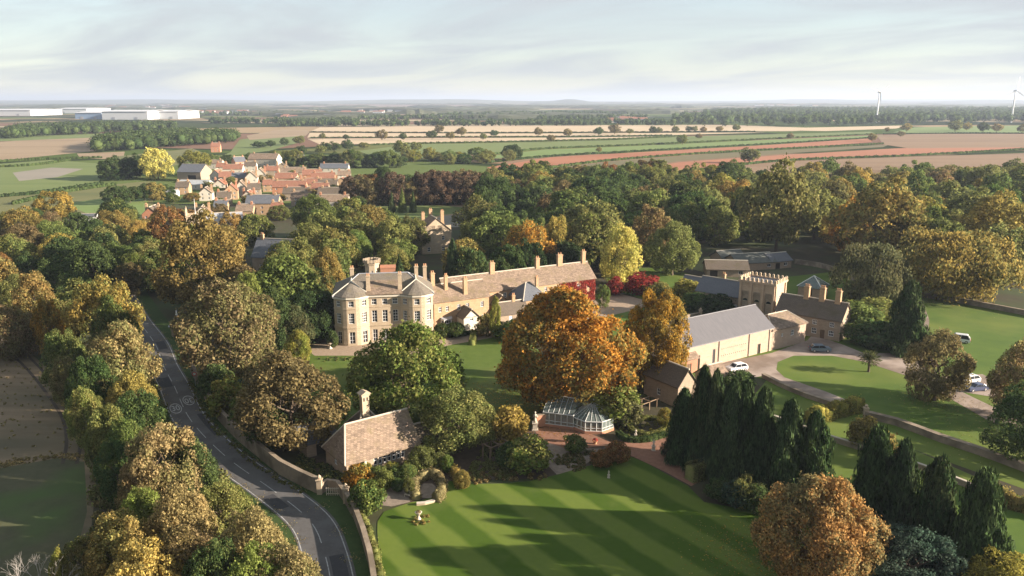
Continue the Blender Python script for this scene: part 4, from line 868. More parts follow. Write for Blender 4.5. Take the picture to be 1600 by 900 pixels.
HD = [('hedgerow along the near edge of the tan field', [(-40,255),(60,250),(160,247)]), ('hedgerow below the green pasture on the left', [(-40,311),(60,303),(160,288)]), ('hedgerow through the green pasture on the left', [(-40,263),(50,259),(110,251)]), ('long hedgerow above the first green field', [(560,228),(640,225),(800,222),(960,218),(1070,213)]),
 ('hedgerow between the two upper stubble strips', [(484,207),(740,208),(980,207),(1180,206)]), ('hedgerow between the two lower stubble strips', [(484,216),(660,215),(900,214),(1050,212)]), ('hedgerow between the long green fields', [(770,242),(850,233),(1000,227),(1190,218),(1370,210)]),
 ('hedgerow along the top of the red field', [(760,255),(860,245),(1000,237),(1180,227),(1365,216)]), ('hedgerow along the middle of the red fields', [(860,263),(960,251),(1120,239),(1270,231),(1380,225)]), ('hedgerow below the second reddish field', [(1020,281),(1120,263),(1240,251),(1420,244),(1620,233)]),
 ('hedgerow under the green pasture at the right', [(1380,210),(1500,209),(1640,209)]), ('hedgerow beside the rough meadow', [(20,320),(110,300),(180,290)])]
for i, (lab, pix) in enumerate(HD): hedge('hedgerow', lab, pix, 2.4, 2.1, ['dark green','evergreen','dark green'][i % 3], 0.7, 1.6, group='field hedgerows', seed=i)
def far_belts():
    """hazy woods and shelter belts of the far plain, in one mass"""
    g = random.Random(11); b = MB()
    for _ in range(220):
        d = 2300*math.exp(g.random()**0.8*1.75); x = g.uniform(-0.75, 0.75)*d
        sx, sy = proj((x, d, 0))
        if sx < 330 and d < 3600: continue
        L = g.uniform(60, 330)*(d/4500)**0.5; w = g.uniform(20, 70); h = g.uniform(11, 19); n = 12; a = g.uniform(-0.25, 0.25); v = []
        for i in range(n+1):
            t = -1+2*i/n; r = (1-abs(t)**3)*g.uniform(0.75, 1.1)
            for yy, zz in ((-1, -0.5), (-0.8, 0.75), (0, 1.0), (0.8, 0.75), (1, -0.5)):
                X, Y = t*L, yy*w*(0.4+0.6*r); v.append((x+X*math.cos(a)-Y*math.sin(a), d+X*math.sin(a)+Y*math.cos(a), max(-0.5, zz*h*r)))
        b.add(v, [(i*5+j, (i+1)*5+j, (i+1)*5+j+1, i*5+j+1) for i in range(n) for j in range(4)])
    tag(b.build('distant_woods', 'far_wood'), 'dark woods and shelter belts of the hazy far plain', None, None, 'stuff')
far_belts()
# ---------------------------------------------------------------- buildings
def facade(mb, a, b, z0, z1, ops=(), rec=0.16):
    """wall face from a to b (2D, outside on the right-hand side) with recessed openings; returns where the windows go"""
    a = Vector((a[0], a[1])); b = Vector((b[0], b[1])); L = (b-a).length; e = (b-a)/L; n = Vector((e.y, -e.x)); ang = math.atan2(e.y, e.x); out = []
    def pt(s, z, d=0.0): q = a+e*s-n*d; return (q.x, q.y, z)
    R = [(max(0.05, o[0]-o[2]/2), min(L-0.05, o[0]+o[2]/2), o[1], o[1]+o[3]) for o in ops]
    xs = sorted({0.0, L, *[r[0] for r in R], *[r[1] for r in R]}); zs = sorted({z0, z1, *[r[2] for r in R], *[r[3] for r in R]})
    for i in range(len(xs)-1):
        for j in range(len(zs)-1):
            cx, cz = (xs[i]+xs[i+1])/2, (zs[j]+zs[j+1])/2
            if any(r[0] < cx < r[1] and r[2] < cz < r[3] for r in R): continue
            mb.add([pt(xs[i],zs[j]), pt(xs[i+1],zs[j]), pt(xs[i+1],zs[j+1]), pt(xs[i],zs[j+1])], [(0,1,2,3)])
    for r, o in zip(R, ops):
        c = [(r[0],r[2]),(r[1],r[2]),(r[1],r[3]),(r[0],r[3])]
        for k in range(4):
            p, q = c[k], c[(k+1) % 4]; mb.add([pt(*p), pt(*p, rec+0.02), pt(*q, rec+0.02), pt(*q)], [(0,1,2,3)])
        m_ = a+e*((r[0]+r[1])/2)-n*rec
        out.append(((m_.x, m_.y, r[2]), ang, r[1]-r[0], r[3]-r[2], o[4] if len(o) > 4 else (2,2)))
    return out
WIN = {}
def window_mesh(w, h, g, m='white_paint'):
    k = (round(w,2), round(h,2), g, m)
    if k not in WIN:
        b = MB(); t = 0.09; nx, ny = g
        b.box(-w/2, -w/2+t, -0.07, 0.03, 0, h); b.box(w/2-t, w/2, -0.07, 0.03, 0, h); b.box(-w/2+t, w/2-t, -0.07, 0.03, 0, t); b.box(-w/2+t, w/2-t, -0.07, 0.03, h-t, h)
        for i in range(1, nx): x = -w/2+w*i/nx; b.box(x-0.03, x+0.03, -0.05, 0.02, t, h-t)
        for j in range(1, ny):
            z = h*j/ny; u = 0.045 if (ny % 2 == 0 and j == ny//2) else 0.028
            b.box(-w/2+t, w/2-t, -0.052, 0.018, z-u, z+u)
        p = MB(); p.add([(-w/2+t/2,0,t/2),(w/2-t/2,0,t/2),(w/2-t/2,0,h-t/2),(-w/2+t/2,0,h-t/2)], [(0,1,2,3)])
        WIN[k] = (b.mesh('window', m), p.mesh('pane', 'window_glass'))
    return WIN[k]
DOORS = {}
def door_mesh(w, h, m):
    k = (round(w,2), round(h,2), m)
    if k not in DOORS:
        b = MB(); b.box(-w/2, w/2, -0.02, 0.04, 0, h); nb = max(2, int(w/0.5))
        for i in range(nb): x = -w/2+w*i/nb; b.box(x+0.04, x+w/nb-0.04, -0.05, -0.02, 0.12, h-0.12)
        h_ = MB(); h_.box(w/2-0.16, w/2-0.1, -0.1, -0.05, 1.0, 1.12); DOORS[k] = (b.mesh('door', m), h_.mesh('handle', 'dark_metal'))
    return DOORS[k]
def fit(parent, places, frame='white_paint'):
    for loc, ang, w, h, g in places:
        if isinstance(g, str):
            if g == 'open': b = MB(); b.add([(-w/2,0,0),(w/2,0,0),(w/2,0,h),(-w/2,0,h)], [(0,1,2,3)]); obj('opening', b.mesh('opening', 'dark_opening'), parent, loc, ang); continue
            dm = door_mesh(w, h, g); d = obj('door', dm[0], parent, loc, ang); obj('handle', dm[1], d)
        else:
            wm = window_mesh(w, h, g, frame); o = obj('window', wm[0], parent, loc, ang); obj('pane', wm[1], o)
def chimney(parent, x, y, z0, z1, w=0.9, d=0.7, pots=2, m='warm_stone', rz=0.0, cap=True):
    b = MB(); b.box(-w/2, w/2, -d/2, d/2, z0, z1-0.2); b.box(-w/2-0.12, w/2+0.12, -d/2-0.12, d/2+0.12, z1-0.2, z1-0.04)
    b.box(-w/2+0.05, w/2-0.05, -d/2+0.05, d/2-0.05, z1-0.04, z1+0.1); b.box(-w/2-0.06, w/2+0.06, -d/2-0.06, d/2+0.06, z0, z0+(z1-z0)*0.3)
    c = b.build('chimney', m, parent, loc=(x, y, 0), rz=rz)
    for i in range(pots):
        p = MB(); p.lathe([(0.15,0),(0.13,0.35),(0.17,0.5),(0.12,0.5)], 8); p.build('chimney_pot', 'clay_pot', c, loc=((i-(pots-1)/2)*w/max(1,pots), 0, z1+0.08))
    return c
def roof_gable(W, D, E, R, ov, t=0.16, axis='x', x0=0.0, y0=0.0):
    b = MB(); rg = MB()
    k = (R-E)/((D if axis == 'x' else W)/2); el = E-ov*k
    if axis == 'x':
        b.slab([(x0-ov,y0-ov,el),(x0+W+ov,y0-ov,el),(x0+W+ov,y0+D/2,R),(x0-ov,y0+D/2,R)], t); b.slab([(x0+W+ov,y0+D+ov,el),(x0-ov,y0+D+ov,el),(x0-ov,y0+D/2,R),(x0+W+ov,y0+D/2,R)], t)
        rg.tube((x0-ov-0.03,y0+D/2,R+0.02),(x0+W+ov+0.03,y0+D/2,R+0.02),0.17,0.17,6)
    else:
        b.slab([(x0-ov,y0+D+ov,el),(x0-ov,y0-ov,el),(x0+W/2,y0-ov,R),(x0+W/2,y0+D+ov,R)], t); b.slab([(x0+W+ov,y0-ov,el),(x0+W+ov,y0+D+ov,el),(x0+W/2,y0+D+ov,R),(x0+W/2,y0-ov,R)], t)
        rg.tube((x0+W/2,y0-ov-0.03,R+0.02),(x0+W/2,y0+D+ov+0.03,R+0.02),0.17,0.17,6)
    return b, rg
def roof_hip(W, D, E, R, ov, t=0.16, x0=0.0, y0=0.0, left=True, right=True, hipw=None):
    b = MB(); rg = MB(); hw = hipw or min(W, D)/2; k = (R-E)/(D/2); el = E-ov*k
    A, B, C, Dd = (x0-ov,y0-ov,el), (x0+W+ov,y0-ov,el), (x0+W+ov,y0+D+ov,el), (x0-ov,y0+D+ov,el)
    L = (x0+(hw if left else -ov), y0+D/2, R); Q = (x0+W-(hw if right else -ov), y0+D/2, R)
    b.slab([A,B,Q,L], t); b.slab([C,Dd,L,Q], t)
    b.slab([Dd,A,L], t) if left else None; b.slab([B,C,Q], t) if right else None
    rg.tube(L, Q, 0.15, 0.15, 6)
    for ok, cs, ap in ((left,(A,Dd),L),(right,(B,C),Q)):
        if ok:
            for c in cs: rg.tube((c[0],c[1],c[2]+0.02), ap, 0.13, 0.13, 6)
    return b, rg
def building(name, label, cat, loc, rz, W, D, E, R, wall='rubble_stone', roof='stone_slates', kind='gable', axis='x', front=(), back=(), left=(), right=(), chim=(), ov=0.3, group=None, ridge='ridge_tile', root=None, x0=0.0, y0=0.0, frame='white_paint', cm='warm_stone', cpots=2, hipw=None):
    e = root or tag(empty(name, loc, rz), label, cat, group)
    b = MB(); pl = []
    pl += facade(b, (x0,y0), (x0+W,y0), 0, E, front); pl += facade(b, (x0+W,y0), (x0+W,y0+D), 0, E, right); pl += facade(b, (x0+W,y0+D), (x0,y0+D), 0, E, back); pl += facade(b, (x0,y0+D), (x0,y0), 0, E, left)
    if kind == 'gable':
        g = 0.06
        if axis == 'x': b.add([(x0,y0,E),(x0,y0+D,E),(x0,y0+D/2,R-g)], [(0,2,1)]); b.add([(x0+W,y0,E),(x0+W,y0+D,E),(x0+W,y0+D/2,R-g)], [(0,1,2)])
        else: b.add([(x0,y0,E),(x0+W,y0,E),(x0+W/2,y0,R-g)], [(0,1,2)]); b.add([(x0,y0+D,E),(x0+W,y0+D,E),(x0+W/2,y0+D,R-g)], [(0,2,1)])
        rb, rg = roof_gable(W, D, E, R, ov, axis=axis, x0=x0, y0=y0)
    elif kind == 'hipl':
        b.add([(x0+W,y0,E),(x0+W,y0+D,E),(x0+W,y0+D/2,R-0.06)], [(0,1,2)]); rb, rg = roof_hip(W, D, E, R, ov, x0=x0, y0=y0, hipw=hipw, right=False)
    elif kind == 'hip': rb, rg = roof_hip(W, D, E, R, ov, x0=x0, y0=y0, hipw=hipw)
    elif kind == 'lean':
        k = (R-E)/D; b.add([(x0,y0+D,E),(x0+W,y0+D,E),(x0+W,y0+D,R),(x0,y0+D,R)], [(1,0,3,2)]); b.add([(x0,y0,E),(x0,y0+D,E),(x0,y0+D,R)], [(0,2,1)]); b.add([(x0+W,y0,E),(x0+W,y0+D,E),(x0+W,y0+D,R)], [(0,1,2)])
        rb = MB(); rb.slab([(x0-ov,y0-ov,E-ov*k),(x0+W+ov,y0-ov,E-ov*k),(x0+W+ov,y0+D+0.1,R+0.1*k+0.05),(x0-ov,y0+D+0.1,R+0.1*k+0.05)], 0.14); rg = None
    b.build('wall', wall, e); ro = rb.build('roof', roof, e, loc=(0,0,0.17))
    if rg: rg.build('ridge', ridge, ro)
    fit(e, pl, frame)
    for c in chim: chimney(e, x0+c[0]*W, y0+c[1]*D, (E if len(c) < 6 else c[5]), c[2], c[3] if len(c) > 3 else 0.9, c[4] if len(c) > 4 else 0.7, cpots, cm)
    return e
def eave2(pl, pr, z):
    a, b = P(*pl, z), P(*pr, z); d = b-a; return Vector((a.x, a.y, 0)), math.atan2(d.y, d.x), d.length
# --- the manor: main block with two canted bays, tower, chimneys
def manor():
    p, rz, W = eave2((521,464), (676,458.5), 11.3); e = tag(empty('manor_house', p, rz), 'three-storey pale stone manor house with two canted bays', 'house')
    E = 11.3; D = 13.5; b = MB(); pl = []
    k = W/23.0; 
    def bow(x0, x1, sag=1.7):
        c = (x0+x1)/2; hw = (x1-x0)/2; R = (hw*hw+sag*sag)/(2*sag); th = math.asin(hw/R)
        return [(c+R*math.sin(th*f), -(R*math.cos(th*f)-(R-sag))) for f in (-1,-0.44,-0.24,0.24,0.44,1)]
    bl = bow(0, 8.0*k); br_ = bow(15.4*k, W)
    def col3(L, wd=1.25, door=False):
        return [(L/2, 0.25, wd, 3.0, (2,3)), (L/2, 5.2, wd, 2.45, (3,4)), (L/2, 9.15, wd-0.05, 1.35, (3,2))]
    for q in (bl, br_):
        for i in range(5):
            L = math.dist(q[i], q[i+1]); pl += facade(b, q[i], q[i+1], 0, E, col3(L, 1.3 if i == 2 else 1.2) if i in (0,2,4) else (), 0.2)
    cx0, cx1 = 8.0*k, 15.4*k; L = cx1-cx0; ops = []
    for f in (0.17, 0.5, 0.83): ops += [(L*f, 0.25, 1.15, 3.0, (2,3)), (L*f, 5.0, 1.2, 2.8, (2,4)), (L*f, 9.15, 1.2, 1.35, (3,2))]
    pl += facade(b, bl[-1], br_[0], 0, E, ops, 0.2)
    sw = [(2.5, 1.0, 1.1, 2.2, (3,4)), (6.5, 1.0, 1.1, 2.2, (3,4)), (2.5, 5.2, 1.1, 2.3, (3,4)), (6.5, 5.2, 1.1, 2.3, (3,4)), (10.5, 5.2, 1.1, 2.3, (3,4)), (2.5, 9.15, 1.1, 1.3, (3,2)), (6.5, 9.15, 1.1, 1.3, (3,2)), (10.5, 9.15, 1.1, 1.3, (3,2))]
    pl += facade(b, (W,0), (W,D), 0, E, sw); pl += facade(b, (W,D), (0,D), 0, E); pl += facade(b, (0,D), (0,0), 0, E, sw)
    b.build('wall', 'limestone', e)
    # string courses and cornice follow the front
    front = bl+br_
    def band(z0, z1, out, nm, m='limestone'):
        c = MB()
        line = [Vector((x, y, 0)) for x, y in front]; o = offset(line, -out); i_ = offset(line, 0.1); n = len(line)
        c.add([(q.x,q.y,z0) for q in o]+[(q.x,q.y,z1) for q in o]+[(q.x,q.y,z0) for q in i_]+[(q.x,q.y,z1) for q in i_], [f for j in range(n-1) for f in ((j,j+1,n+j+1,n+j),(n+j,n+j+1,3*n+j+1,3*n+j),(2*n+j,2*n+j+1,j+1,j))])
        c.box(-out, 0.1, 0.02, D, z0, z1); c.box(W-0.1, W+out, 0.02, D, z0, z1); c.build(nm, m, e)
    band(4.1, 4.5, 0.12, 'string_course'); band(8.55, 8.75, 0.08, 'string_course'); band(E-0.35, E+0.02, 0.32, 'cornice', 'cream_render'); band(0.0, 0.5, 0.1, 'plinth')
    fit(e, pl)
    # roofs: main hip and one hipped roof over each bay
    rb, rg = roof_hip(W, D, E, 14.9, 0.3, hipw=5.6); ro = rb.build('roof', 'manor_slates', e, loc=(0,0,0.17)); rg.build('ridge', 'lead', ro)
    c = MB(); c.slab([(cx0-0.5,-0.3,E+0.05),(cx1+0.5,-0.3,E+0.05),(cx1+0.5,4.2,E+2.35),(cx0-0.5,4.2,E+2.35)], 0.16); c.slab([(cx1+0.5,7.5,E+0.9),(cx0-0.5,7.5,E+0.9),(cx0-0.5,4.2,E+2.35),(cx1+0.5,4.2,E+2.35)], 0.16); r2 = c.build('roof', 'stone_slates', e, loc=(0,0,0.30))
    for q in (bl, br_):
        c = MB(); ln = [Vector((x,y,0)) for x, y in q]; o = offset(ln, -0.34); o[0] = Vector((q[0][0]-0.3, 0.2, 0)); o[-1] = Vector((q[-1][0]+0.3, 0.2, 0)); ap = ((q[0][0]+q[-1][0])/2, 2.6, E+2.75); bk = (ap[0], 8.0, E+2.75); r = MB()
        pts = [(v.x, v.y, E+0.03) for v in o]
        for i in range(len(pts)-1): c.slab([pts[i], pts[i+1], ap], 0.14)
        c.slab([(pts[0][0],7.0,E+0.4), pts[0], ap, bk], 0.14); c.slab([pts[-1], (pts[-1][0],7.0,E+0.4), bk, ap], 0.14)
        rr = c.build('bay_roof', 'manor_slates', e, loc=(0,0,0.17))
        r.tube(pts[0], ap, 0.16, 0.16, 6); r.tube(pts[-1], ap, 0.16, 0.16, 6); r.tube(ap, bk, 0.16, 0.16, 6); r.build('ridge', 'cream_render', rr)
    for x, y, z in ((8.0*k,1.2,15.7),(15.4*k,1.4,15.9),(4.0,7.2,16.4),(19.5*k,7.5,16.3),(21.6*k,8.0,16.2)): chimney(e, x, y, 12.0, z, 0.85, 0.65, 2, 'limestone')
    # octagonal tower with battlements, rising behind the roof
    t = MB(); tx, ty, tr = 8.6, 11.5, 1.75; oc = [(tx+tr*math.cos(math.pi/8+i*math.pi/4), ty+tr*math.sin(math.pi/8+i*math.pi/4)) for i in range(8)]
    pw = []
    for i in range(8): pw += facade(t, oc[(i) % 8], oc[(i+1) % 8], 10.5, 16.4, [(0.67, 13.4, 0.45, 1.6, (1,2))])
    tw = t.build('tower', 'limestone', e)
    for loc, ang_, w_, h_, g_ in pw: wm = window_mesh(w_, h_, g_); o_ = obj('window', wm[0], tw, loc, ang_)
    t = MB(); r3 = tr+0.2; oo = [(tx+r3*math.cos(math.pi/8+i*math.pi/4), ty+r3*math.sin(math.pi/8+i*math.pi/4)) for i in range(8)]; t.prism(oo, 16.4, 16.9)
    for i in range(8):
        for f in (0.0, 0.5):
            x = oo[i][0]*(1-f)+oo[(i+1)%8][0]*f; y = oo[i][1]*(1-f)+oo[(i+1)%8][1]*f; t.box(x-0.28,x+0.28,y-0.28,y+0.28,16.89,17.6)
    t.build('battlement', 'limestone', e)
    t = MB(); t.box(10.6,14.2,10.2,13.3,11.0,15.4); t.box(10.5,14.3,10.1,13.4,15.4,15.7); t.build('stair_turret', 'brick', e)
    # stone steps at the garden door
    s = MB(); s.box(cx0+L*0.17-1.1, cx0+L*0.17+1.1, -1.0, -0.12, 0, 0.12); s.box(cx0+L*0.17-0.9, cx0+L*0.17+0.9, -0.7, -0.12, 0.12, 0.24); s.build('door_step', 'statue_stone', e)
manor()
W3 = lambda xs, z, w, h, g=(2,3): [(x, z, w, h, g) for x in xs]
p, rz, L = eave2((678,473), (764,462), 7.2)
wa = building('service_wing', 'stone service wing joining the manor with three tall chimneys', 'house', p, rz, L, 8.5, 7.2, 10.4, 'warm_stone', 'stone_slates', 'gable',
  front=W3((1.6,3.5),4.6,0.8,1.3,(2,2))+W3((6.6,9.0),4.5,0.9,1.5)+[(13.0,4.6,0.9,1.4,(2,3)),(6.8,1.2,1.0,1.5,(2,3)),(13.2,1.0,1.0,1.5,(2,3))], right=[(4.0,3.8,1.0,1.4,(2,3))], chim=((0.10,0.5,13.6,1.0,0.8,8.6),(0.30,0.34,12.9,0.8,0.7,8.6),(0.60,0.15,12.0,1.0,0.8,6.8)))
def bay(e):
    b = MB(); b.box(1.7, 4.5, -1.1, -0.02, 0, 0.9); b.build('bay_plinth', 'warm_stone', e)
    q = [(1.7,-0.02),(2.1,-1.1),(4.1,-1.1),(4.5,-0.02)]; f = MB(); pl = []
    for i in range(3): l_ = math.dist(q[i], q[i+1]); pl += facade(f, q[i], q[i+1], 0.9, 2.9, [(l_/2, 1.05, l_-0.2, 1.6, (3 if i == 1 else 1, 2))])
    f.build('bay_frame', 'white_paint', e); fit(e, pl)
    r = MB(); r.slab([(1.5,-0.02,3.25),(2.0,-1.3,2.95),(4.2,-1.3,2.95),(4.7,-0.02,3.25)], 0.12); r.build('bay_roof', 'lead', e)
bay(wa)
p, rz, L = eave2((700,463.6), (930,434), 6.5)
wb = building('long_wing', 'long stone wing with mossy slate roof and tall chimneys', 'house', p, rz, L, 9.0, 6.5, 10.2, 'warm_stone', 'stone_slates', 'gable',
  front=W3((13.6,16.4,19.2,22.2,25.4,29.0,32.6,36.0),4.3,0.95,1.35)+W3((14.0,18.0,30.0,36.0,40.5),1.0,1.0,1.7)+[(39.6,3.9,1.0,1.6,(2,3)),(43.0,3.9,1.0,1.6,(2,3)),(43.0,0.0,1.2,2.2,'door_paint')], right=[(3.0,4.0,1.0,1.5,(2,3)),(6.0,1.0,1.0,1.6,(2,3))],
  chim=((0.33,0.5,13.0,1.3,0.9,9.0),(0.64,0.5,12.9,1.1,0.9,9.0),(0.80,0.5,13.2,1.5,0.9,9.0),(0.975,0.5,13.4,1.1,0.9,9.0)))
# red creeper on the right end of the long wing
def creeper(parent, x0, x1, z0, z1, y, n, seed, label=None, side=None, col='red'):
    rng = np.random.default_rng(seed); u = rng.random(n)*(x1-x0)+x0; z = z0+(z1-z0)*rng.random(n); keep = (np.sin(u*2.1+seed)+np.sin(z*1.7+u)+rng.normal(size=n)*0.6) > -0.75
    u, z = u[keep], z[keep]; n = len(u); off = -0.03-0.22*rng.random(n)
    pos = np.stack([u, y+off, z], 1) if side is None else np.stack([np.full(n, side)-off, u, z], 1); nr = np.array([0,-1.0,0.2]) if side is None else np.array([1.0,0,0.2])
    o = obj('creeper', quads_mesh('creeper', cards(rng, pos, unit(nr+rng.normal(size=(n,3))*0.45), 0.17), 'leaves'), parent); a, b = PAL[col]; o.color = (*a, 1); o['tint'] = list(b); o['label'] = 'crimson creeper climbing the wall'
creeper(wb, 33.5, 45.2, 0.2, 6.5, 0, 7000, 3); creeper(wb, 0.1, 8.8, 0.2, 6.8, 0, 3500, 4, side=45.2)
p, rz, L = eave2((724,489), (752,487), 4.2)
p0 = P(725,519); building('gabled_porch', 'small gabled porch wing with a lit white gable', 'house', p0, math.radians(28), 4.2, 5.0, 3.4, 5.4, 'cream_render', 'brown_slates', 'gable', axis='y', front=[(2.1,2.6,0.9,1.1,(2,2))], right=[(2.5,1.0,0.9,1.2,(2,2))])
p0 = P(818,499); building('slate_outbuilding', 'outbuilding with steep blue-grey slate roof before the long wing', 'house', p0, math.radians(29), 7.2, 8.5, 5.0, 8.4, 'warm_stone', 'blue_slates', 'hip', front=[(2,1,0.9,1.3,(2,2)),(5,1,0.9,1.3,(2,2))], chim=((0.78,0.35,9.8,0.7,0.7,5.0),), hipw=3.0)
p0 = P(782,508); building('low_outbuilding', 'low dark-roofed outbuilding in front of the long wing', 'house', p0, math.radians(28), 8.0, 5.0, 2.6, 5.0, 'rubble_stone', 'brown_slates', 'gable', front=[(6.5,0.9,0.9,1.1,(2,2)),(3,0,1.0,2.0,'white_paint')], chim=((0.62,0.5,6.6,0.8,0.6,3.6),))
p0 = P(772,496); building('low_outbuilding', 'narrow brown-roofed link building behind the thin young tree', 'house', p0, math.radians(28), 4.6, 7.0, 3.2, 5.6, 'warm_stone', 'brown_slates', 'gable', axis='y', front=[(2.3,1.0,0.9,1.2,(2,2))])
# --- the stable yard
coursed('tower_stone', (0.40,0.285,0.19), (0.50,0.37,0.255), (0.32,0.23,0.16), 0.6, 0.28)
def tower():
    a, bb = P(1157,432,11.0), P(1212,440,11.0); rz = math.atan2(bb.y-a.y, bb.x-a.x); W = (bb-a).length; D = 7.0; e = tag(empty('stable_tower', (a.x, a.y, 0), rz), 'square crenellated stone tower with tall blind arches', 'tower')
    H = 10.6; b = MB(); pl = []; n = 3; s = W/n
    pl += facade(b, (0,0), (W,0), 0, H-0.7, [(s*(i+0.5), 0.6, s*0.62, 7.0, 'open_') for i in range(n)], 0.35)
    pl = []; pl2 = facade(b, (W,0), (W,D), 0, H-0.7, [(D/2, 5.2, 1.0, 1.6, (2,3))]); facade(b, (W,D), (0,D), 0, H-0.7); facade(b, (0,D), (0,0), 0, H-0.7)
    b.box(0.02, W-0.02, 0.02, D-0.02, H-0.72, H-0.6); b.build('wall', 'tower_stone', e); fit(e, pl2)
    for i in range(n):
        r = MB(); c = s*(i+0.5); hw = s*0.31; r.add([(c-hw,0.35,0.6),(c+hw,0.35,0.6),(c+hw,0.35,7.6),(c-hw,0.35,7.6)], [(0,1,2,3)])
        # arched head fills the top corners of the recess
        for sg in (-1, 1):
            arc = [(c+sg*hw*math.cos(t*math.pi/12), 6.3+hw*1.0*math.sin(t*math.pi/12)) for t in range(0, 7)]
            r.add([(x,0.02,z) for x, z in arc]+[(c+sg*hw,0.02,7.62),(c,0.02,7.62)], [tuple([7]+list(range(7))+[8])[::sg]])
        pan = r.build('blind_arch', 'rubble_stone', e)  # stone darker than the walls, shade of this face put into the colour
        wm = MB(); wr = 0.75; wm.add([(wr*math.cos(t*math.pi/8), 0, wr*math.sin(t*math.pi/8)) for t in range(9)], [tuple(range(9))[::-1]]); w2 = wm.build('lunette', 'window_glass', pan, loc=(c, 0.32, 4.9))
        fr = MB(); fr.box(-wr-0.1, wr+0.1, -0.08, 0, -0.14, 0.0)
        for t in range(8):
            a0, a1 = t*math.pi/8, (t+1)*math.pi/8; fr.tube((wr*math.cos(a0),-0.03,wr*math.sin(a0)),(wr*math.cos(a1),-0.03,wr*math.sin(a1)),0.06,0.06,5)
        fr.build('lunette_frame', 'limestone', pan, loc=(c, 0.32, 4.9))
    for i in range(n+1):
        x = min(max(s*i, 0.28), W-0.28); q = MB(); q.box(x-0.28, x+0.28, -0.3, -0.003, 0, H-0.75); q.build('pilaster', 'tower_stone', e)
    for y in (0.4, D-0.4): q = MB(); q.box(W+0.003, W+0.3, y-0.28, y+0.28, 0, H-0.75); q.build('pilaster', 'tower_stone', e)
    c = MB(); c.box(-0.4, W+0.4, -0.4, 0.35, H-0.75, H-0.3); c.box(-0.4, W+0.4, D-0.35, D+0.4, H-0.75, H-0.3); c.box(-0.4, 0.35, 0.35, D-0.35, H-0.75, H-0.3); c.box(W-0.35, W+0.4, 0.35, D-0.35, H-0.75, H-0.3); c.build('parapet', 'tower_stone', e)
    r = MB(); r.box(0.35, W-0.35, 0.35, D-0.35, H-0.6, H-0.5); r.build('roof', 'grey_sheet', e)
    me = MB(); me.box(-0.3,0.3,-0.18,0.18,0,0.75); me.add([(-0.32,-0.2,0.75),(0.32,-0.2,0.75),(0.32,0.2,0.75),(-0.32,0.2,0.75),(0,0,1.0)], [(0,1,4),(1,2,4),(2,3,4),(3,0,4),(3,2,1,0)]); mm = me.mesh('merlon', 'limestone')
    for i in range(9):
        for y, in ((-0.12,), (D+0.12,)): obj('merlon', mm, e, (W*(i)/8, y, H-0.3))
    for j in range(1, 7):
        for x in (-0.12, W+0.12): obj('merlon', mm, e, (x, D*j/7, H-0.3), math.pi/2)
tower()
p, rz, L = eave2((1060,545.4), (1208,511), 5.5)
bn = building('long_barn', 'long barn with plain grey roof and sunlit stone wall', 'barn', p, rz, L, 11.0, 5.5, 9.3, 'barn_stone', 'grey_sheet', 'gable', front=[(10.6,0,0.8,3.6,'dark_metal'),(25.0,0,1.0,2.3,'open'),(5.2,0,2.6,3.0,'open'),(3.0,1.0,1.2,1.6,(2,2))], ov=0.25, ridge='grey_sheet')
for x in (12.0, 21.5, 28.2): q = MB(); q.tube((x,-0.1,0.05),(x,-0.1,5.1),0.07,0.07,6); q.build('downpipe', 'dark_metal', bn)
for i in range(26):
    g = random.Random(i); q = MB(); q.box(-0.09,0.09,-0.012,0.02,0,0.2); obj('vent_slot', DOORS.setdefault('vent', q.mesh('vent_slot', 'dark_opening')), bn, (13.0+(i % 13)*0.62+0.02*g.random(), 0, 1.6+(i//13)*1.5))
gu = MB(); gu.tube((-0.2,-0.32,5.32),(L+0.2,-0.32,5.32),0.09,0.09,6); gu.build('gutter', 'dark_metal', bn)
xe = p+Vector((math.cos(rz), math.sin(rz), 0))*(L+0.05)
L2 = (P(1261,505,4.6)-Vector((xe.x,xe.y,4.6))).length
building('barn_extension', 'mossy-roofed stone extension on the right end of the long barn', 'barn', xe, rz, L2, 7.5, 4.7, 7.0, 'barn_stone', 'stone_slates', 'hip', front=[(3.4,2.6,0.7,0.9,(2,2)),(7.0,2.4,1.2,1.3,(3,2))], right=[(3.5,0,2.2,2.6,'open')], hipw=2.6)
rz = math.radians(-40); L = 15.5; bq = P(1311,534); a = bq-Vector((math.cos(rz), math.sin(rz), 0))*L
building('estate_cottages', 'row of brown-roofed stone cottages with three ornate chimneys', 'house', Vector((a.x,a.y,0)), rz, L, 7.2, 5.0, 8.4, 'rubble_stone', 'brown_slates', 'gable', front=[(L-2.0,0.9,1.2,1.4,(3,2)),(L-6.0,0.9,1.2,1.4,(3,2)),(L-2.0,3.1,1.1,1.2,(3,2)),(L-6.0,3.1,1.1,1.2,(3,2)),(L-4.0,0,1.0,2.1,'door_paint')], right=[(5.6,1.0,0.9,1.3,(2,2)),(3.6,3.6,0.9,1.2,(2,2))], chim=((0.38,0.5,11.2,1.2,1.0,7.2),(0.62,0.5,11.4,1.2,1.0,7.2),(0.86,0.5,11.2,1.2,1.0,7.2)), cpots=3)
a = P(1088,453,4.4); bq = P(1157,465,4.4); rz = math.atan2(bq.y-a.y, bq.x-a.x); L = (bq-a).length
building('stable_range', 'slate-roofed stable range left of the crenellated tower', 'house', Vector((a.x,a.y,0)), rz, L, 7.5, 4.4, 7.6, 'rubble_stone', 'blue_slates', 'gable', front=[(4.2,0.8,1.1,1.5,(2,2)),(8.0,0.8,1.1,1.5,(2,2)),(L-1.4,0,1.2,2.3,'white_paint')], chim=((0.45,0.55,9.0,0.9,0.7,6.8),))
